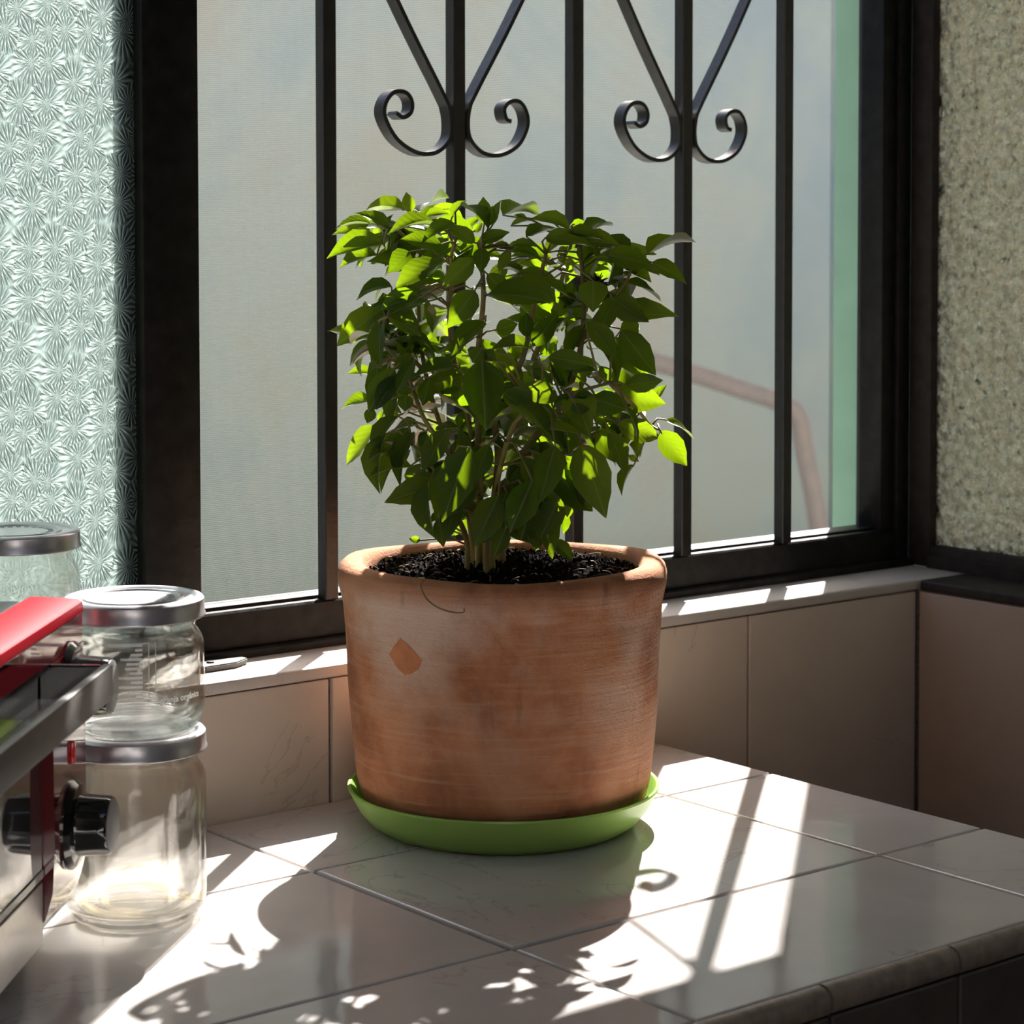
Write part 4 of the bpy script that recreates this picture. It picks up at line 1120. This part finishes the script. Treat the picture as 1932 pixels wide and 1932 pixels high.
# the inner and far leaves past the three hundred single ones: one joined part
lv, lf, tries, nl = [], [], 0, 0
while nl < 390 and tries < 30000:
    tries += 1
    sp = stem_pts[rf.randrange(len(stem_pts))]
    p = sp[rf.randrange(len(sp) // 4, len(sp))]
    d = (Vector((rf.gauss(0, 1), rf.gauss(0, 1), rf.gauss(0.1, 0.5))).normalized() + view * 0.9).normalized()
    base = p + d * rf.uniform(0.3, 2.6)
    a = (d + Vector((rf.gauss(0, .5), rf.gauss(0, .5), rf.gauss(-0.3, .5)))).normalized()
    ln = rf.uniform(1.6, 3.4)
    e = base + a * ln - cen
    if abs(e.dot(side)) > 9.6 or e.z > 9.6 or e.z < -10 or e.dot(view) > 8.5 or e.dot(view) < (-2.5 if nl < 220 else 1.0) or base.z < 19.5: continue
    up = Vector((rf.uniform(-.6, .6), rf.uniform(-.6, .6), 1))
    nrm = (up - a * up.dot(a)).normalized()
    s = a.cross(nrm); w = ln * rf.uniform(0.5, 0.65)
    me = LEAF[rf.randrange(6)]
    o0 = len(lv)
    for v in me.vertices:
        lv.append((base + s * (v.co.x * w) + a * (v.co.y * ln) + nrm * (v.co.z * ln) - po) * S)
    for q in me.polygons:
        lf.append([o0 + i for i in q.vertices])
    nl += 1
me = bpy.data.meshes.new('leaf_mass')
me.from_pydata(lv, [], lf)
for q in me.polygons: q.use_smooth = True
me.materials.append(M['leaf_inner'])
lm = bpy.data.objects.new('inner_leaves', me)
COL.objects.link(lm); lm.parent = pb
tag(lm, kind='stuff')
# dried flower head
FH = Vector((19.9, -4.0, 36.4))
bm = bmesh.new()
for _ in range(46):
    d = Vector((rf.gauss(0, 1), rf.gauss(0, 1), rf.gauss(0, 1))).normalized()
    tube(bm, [FH, FH + d * rf.uniform(0.5, 1.0)], [0.09, 0.03], 4)
bmesh.ops.translate(bm, verts=bm.verts, vec=-po)
tag(ob('flower_head', bm, M['dry'], pb), 'black dried flower head')
# fibre hanging over the rim
fx = spline([(6.6, -2.2, 18.0), (5.75, -4.0, 18.25), (5.15, -4.4, 17.9), (5.25, -4.9, 17.1), (5.7, -5.55, 16.6), (6.3, -6.15, 16.35), (6.75, -6.6, 16.35), (6.8, -6.65, 16.6)], 6)
fb = ob('dry_fibre', tube(bmesh.new(), fx, 0.05, 6), M['straw'], smooth='all')
tag(fb, 'thin curled dry fibre hanging over the pot rim', 'fibre')
# ------------------------------------------------------------------ jars
CAM = Vector((-77.75, -116.18, 39.76))
def jar_body(h, rb):
    """outer then inner profile; h = total height with lid"""
    t = h - 1.25
    out = [(0, 0.25), (2.6, 0.22), (3.1, 0.0), (3.45, 0.02), (3.8, 0.3), (rb - 0.06, 0.85), (rb, 1.6), (rb, t - 1.75), (rb - 0.05, t - 1.35), (rb - 0.25, t - 0.95), (rb - 0.45, t - 0.65), (rb - 0.5, t - 0.3), (rb - 0.38, t - 0.12), (rb - 0.38, t + 0.02), (rb - 0.5, t + 0.15), (rb - 0.5, h - 0.22)]
    inn = [(rb - 0.72, h - 0.22), (rb - 0.72, t - 0.5), (rb - 0.5, t - 1.0), (rb - 0.28, t - 1.5), (rb - 0.26, t - 2.0), (rb - 0.26, 1.7), (rb - 0.4, 1.05), (3.2, 0.72), (2.6, 0.66), (0, 0.70)]
    return out + inn
def make_jar(loc, h, label, rb=4.08, rl=4.08, text=False, residue=False):
    j = tag(empty('glass_jar', loc), label, 'jar', 'clear glass jars with metal lids')
    ob('glass_body', lathe(bmesh.new(), jar_body(h, rb), 72), M['glass'], j, smooth='all')
    t = h - 1.25
    lidp = [(0, h - 0.16), (2.6, h - 0.16), (2.7, h - 0.06), (2.85, h - 0.06), (2.95, h - 0.16), (3.45, h - 0.16), (3.6, h - 0.02), (3.75, h), (3.95, h - 0.06), (rl, h - 0.2), (rl + 0.02, t + 0.28), (rl + 0.08, t + 0.2), (rl + 0.08, t + 0.1), (rl, t + 0.05), (rl - 0.1, t + 0.1), (rl - 0.1, h - 0.3), (3.6, h - 0.26), (0, h - 0.26)]
    lid = ob('lid', lathe(bmesh.new(), lidp, 96), M['lid'], j, smooth=True)
    # printed ring of dashes on the lid
    bm = bmesh.new()
    for k in range(26):
        if 8 < k < 12: continue
        a0, a1 = 2 * math.pi * k / 26, 2 * math.pi * (k + 0.55) / 26
        vs = [bm.verts.new((r * math.cos(a), r * math.sin(a), h - 0.155)) for r, a in ((2.05, a0), (2.4, a0), (2.4, a1), (2.05, a1))]
        vt = [bm.verts.new(v.co + Vector((0, 0, 0.012))) for v in vs]
        bm.faces.new(vt)
        for q in range(4):
            bm.faces.new((vs[q], vs[(q + 1) % 4], vt[(q + 1) % 4], vt[q]))
    ob('lid_print', bm, M['teal'], lid)
    if residue:
        rr = random.Random(3)
        bm = bmesh.new()
        n_ = 48
        for k in range(n_):
            a, a2 = 2 * math.pi * k / n_, 2 * math.pi * (k + 1) / n_
            wv = lambda q: 0.35 + 0.25 * math.sin(q * 2 + 1) + 0.12 * math.sin(5 * q)
            vs = [bm.verts.new((r * math.cos(q), r * math.sin(q), z)) for q, r, z in ((a, 3.15 - wv(a), 0.735), (a, 3.25, 0.765), (a2, 3.25, 0.765), (a2, 3.15 - wv(a2), 0.735))]
            bm.faces.new(vs)
        bmesh.ops.remove_doubles(bm, verts=bm.verts, dist=1e-4)
        ext = bmesh.ops.extrude_face_region(bm, geom=bm.faces[:])
        bmesh.ops.translate(bm, verts=[v for v in ext['geom'] if isinstance(v, bmesh.types.BMVert)], vec=(0, 0, 0.03))
        ob('residue', bm, M['residue'], j, smooth=True)
    return j
j1 = make_jar((-13.15, -1.2, 0.02), 11.0, 'lower glass jar standing on the counter, under another jar', residue=True)
j2 = make_jar((-13.2, -1.2, 11.04), 7.75, 'short glass jar with white printing, stacked on a taller jar')
j3 = make_jar((-11.4, 17.2, SILL + 0.02), 11.0, 'glass jar on the window sill before the flower patterned glass')
# printing on the short jar
def cam_angle(c):
    return math.atan2(CAM.y - c[1], CAM.x - c[0])
ca = cam_angle((-13.2, -1.2))
RB = 4.115
bm = bmesh.new()
def strip(bm, a0, a1, z0, z1, r=RB):
    n_ = max(1, int(abs(a1 - a0) / 0.08))
    for q in range(n_):
        b0, b1 = a0 + (a1 - a0) * q / n_, a0 + (a1 - a0) * (q + 1) / n_
        vs = [bm.verts.new((r * math.cos(b), r * math.sin(b), z)) for b, z in ((b0, z0), (b1, z0), (b1, z1), (b0, z1))]
        bm.faces.new(vs)
lens = [0.55, 0.10, 0.16, 0.30, 0.22, 0.24, 0.18, 0.50, 0.16, 0.36, 0.20, 0.09]
for k, ln in enumerate(lens):
    z = 5.55 - k * 0.262
    strip(bm, ca + 0.12 - ln, ca + 0.12, z - 0.085, z + 0.06)
for a_ in (0.20, 0.295):
    strip(bm, ca + a_, ca + a_ + 0.012, 2.55, 5.7)
strip(bm, ca + 0.20, ca + 0.30, 2.52, 2.56)
strip(bm, ca - 0.42, ca + 0.30, 2.42, 2.47)
strip(bm, ca - 0.42, ca + 0.20, 5.62, 5.66)
ob('printed_table', bm, M['white_print'], j2)
def curved_text(txt, size, a_start, z, parent, name, r=RB):
    cu = bpy.data.curves.new('lettering', 'FONT')
    cu.body = txt; cu.size = size; cu.offset = 0.012; cu.resolution_u = 3
    t = bpy.data.objects.new('lettering', cu)
    COL.objects.link(t)
    dg = bpy.context.evaluated_depsgraph_get()
    dg.update()
    me = bpy.data.meshes.new_from_object(t.evaluated_get(dg))
    bpy.data.objects.remove(t)
    for v in me.vertices:
        a = a_start + v.co.x / r
        v.co = Vector((r * math.cos(a), r * math.sin(a), z + v.co.y)) * S
    me.materials.clear(); me.materials.append(M['white_print'])
    o = bpy.data.objects.new(name, me)
    COL.objects.link(o); o.parent = parent
    return o
curved_text('granja orgánica', 0.50, ca + 0.36, 2.15, j2, 'lettering')
# ------------------------------------------------------------------ toaster oven
OV = Vector((-17.61, -3.41, 0))
ov = tag(empty('toaster_oven', OV, math.radians(-42.45)), 'red and black toaster oven with glass door and grey bar handle at the left', 'toaster oven')
W_OV, D_OV = 36.0, 21.0
ob('body', B(-D_OV, -0.9, -W_OV, -0.1, 2.0, 18.9, bev=0.5, seg=3), M['oven_black'], ov, smooth=True)
# top: red rim and dark lid plate
rim = [(-3.1, 19.0), (-3.1, 19.35), (-2.9, 19.42), (-0.35, 19.32), (-0.05, 19.15), (0.0, 18.85), (0.0, 18.6), (-1.0, 18.6), (-1.0, 18.9)]
bm = prism(bmesh.new(), rim, 'y', -W_OV, 0.0)
ob('front_rim', bm, M['red'], ov, smooth=True)
ob('shaded_rim_front', B(-0.9, -0.04, -W_OV, 0.0, 16.92, 18.58, bev=0.05), M['darkred'], ov, smooth=True)  # front face of the red rim, its shade painted as darker red
ob('top_plate', B(-D_OV + 0.5, -3.3, -W_OV + 1, -0.6, 18.9, 19.25, bev=0.15, seg=2), M['oven_black'], ov, smooth=True)
# control panel, profile curving under at its foot
pan = [(0.0, 16.9), (0.06, 12), (0.08, 7), (-0.05, 4.6), (-0.45, 3.2), (-1.1, 2.2), (-2.0, 1.6), (-2.4, 1.7), (-1.4, 3.4), (-0.9, 5), (-0.9, 16.9)]
ob('control_panel', prism(bmesh.new(), pan, 'y', -6.75, 0.0), M['darkred'], ov, smooth=True)
ob('lower_trim', B(-1.4, -0.55, -W_OV, -6.8, 1.9, 5.3, bev=0.12, seg=2), M['steel'], ov, smooth=True)
# door with glass, frame and handle
door = ob('door', B(-0.9, -0.58, -W_OV + 0.4, -6.85, 5.5, 16.8, bev=0.08), M['oven_glass'], ov, smooth=True)
bm = bmesh.new()
for zz in (5.5, 16.3):
    box(bm, -0.6, -0.5, -W_OV + 0.4, -6.85, zz, zz + 0.45, bev=0.03)
ob('door_edge', bm, M['oven_black'], door)
# bar handle: a hollow box channel open on top
hz0, hz1 = 15.05, 16.95
hd = ob('handle', B(2.7, 3.25, -W_OV + 1.2, -6.5, hz0, hz1, bev=0.12, seg=2), M['oven_grey'], door, smooth=True)
bm = bmesh.new()
box(bm, -0.6, 2.72, -7.1, -6.55, hz0 + 0.2, hz1 - 0.02, bev=0.1)
box(bm, -0.6, 2.72, -W_OV + 1.25, -W_OV + 1.8, hz0 + 0.2, hz1 - 0.02, bev=0.1)
box(bm, -0.6, 2.72, -W_OV + 1.8, -7.1, hz0 + 0.2, hz0 + 0.4)
ob('handle_bracket', bm, M['oven_black'], door, smooth=True)
def knob(y, z):
    kb = empty('knob', (0.05, y, z), parent=ov)
    bm = lathe(bmesh.new(), [(0, 0), (2.45, 0), (2.45, 0.12), (2.2, 0.42), (1.6, 0.55), (0, 0.55)], 48)
    bmesh.ops.rotate(bm, verts=bm.verts, cent=(0, 0, 0), matrix=Matrix.Rotation(math.pi / 2, 3, 'Y'))
    ob('knob_skirt', bm, M['oven_black'], kb, smooth=True)
    def flute(r, zz, a):
        return (r * (1 - 0.05 * (0.5 + 0.5 * math.cos(10 * a))) if 0.6 < zz < 2.2 else r), zz
    bm = lathe(bmesh.new(), [(0, 0.5), (1.72, 0.5), (1.70, 0.7), (1.62, 1.7), (1.6, 2.1), (1.5, 2.22), (0, 2.22)], 60, wob=flute)
    bmesh.ops.rotate(bm, verts=bm.verts, cent=(0, 0, 0), matrix=Matrix.Rotation(math.pi / 2, 3, 'Y'))
    ob('knob_cap', bm, M['oven_black'], kb, smooth=True)
    bm = lathe(bmesh.new(), [(0, 2.2), (1.44, 2.2), (1.44, 2.28), (1.3, 2.34), (0, 2.34)], 48)
    bmesh.ops.rotate(bm, verts=bm.verts, cent=(0, 0, 0), matrix=Matrix.Rotation(math.pi / 2, 3, 'Y'))
    ob('knob_face', bm, M['knob_face'], kb, smooth=True)
knob(-3.0, 7.35)
knob(-3.0, 15.0)
bm = bmesh.new()
box(bm, 0.0, 0.28, -3.3, -2.8, 10.7, 12.0, bev=0.12, seg=2)
ob('indicator_lamp', bm, M['lamp_red'], ov, smooth=True)
for yy in (-4.0, -W_OV + 4):
    for xx in (-3.5, -D_OV + 3):
        ob('foot', lathe(bmesh.new(), [(0, 0), (1.1, 0), (1.2, 0.3), (1.0, 2.1), (0, 2.1)], 20, c=(xx, yy)), M['oven_black'], ov, smooth=True)
# ------------------------------------------------------------------ small plate on the sill
pl = [(2.4, 16.6), (5.0, 16.75), (6.4, 17.6), (6.3, 18.2), (1.8, 19.0), (1.0, 18.2)]
bm = bmesh.new()
lo = [bm.verts.new((x - 4, y - 17.6, 0)) for x, y in pl]
hi = [bm.verts.new((x - 4, y - 17.6, 0.42)) for x, y in pl]
bm.faces.new(lo[::-1]); bm.faces.new(hi)
for k in range(len(pl)):
    bm.faces.new((lo[k], lo[(k + 1) % len(pl)], hi[(k + 1) % len(pl)], hi[k]))
bmesh.ops.bevel(bm, geom=[e for e in bm.edges], offset=0.08, segments=2, affect='EDGES')
plate = empty('metal_plate', (4, 17.6, SILL + 0.01))
ob('plate', bm, M['oven_grey'], plate, smooth=True)
ob('screw_head', lathe(bmesh.new(), [(0, 0.40), (0.28, 0.40), (0.26, 0.52), (0, 0.55)], 20, c=(-0.6, 0.1)), M['black'], plate, smooth=True)
tag(plate, 'small grey metal plate lying on the sill beside the barred window frame', 'metal plate')
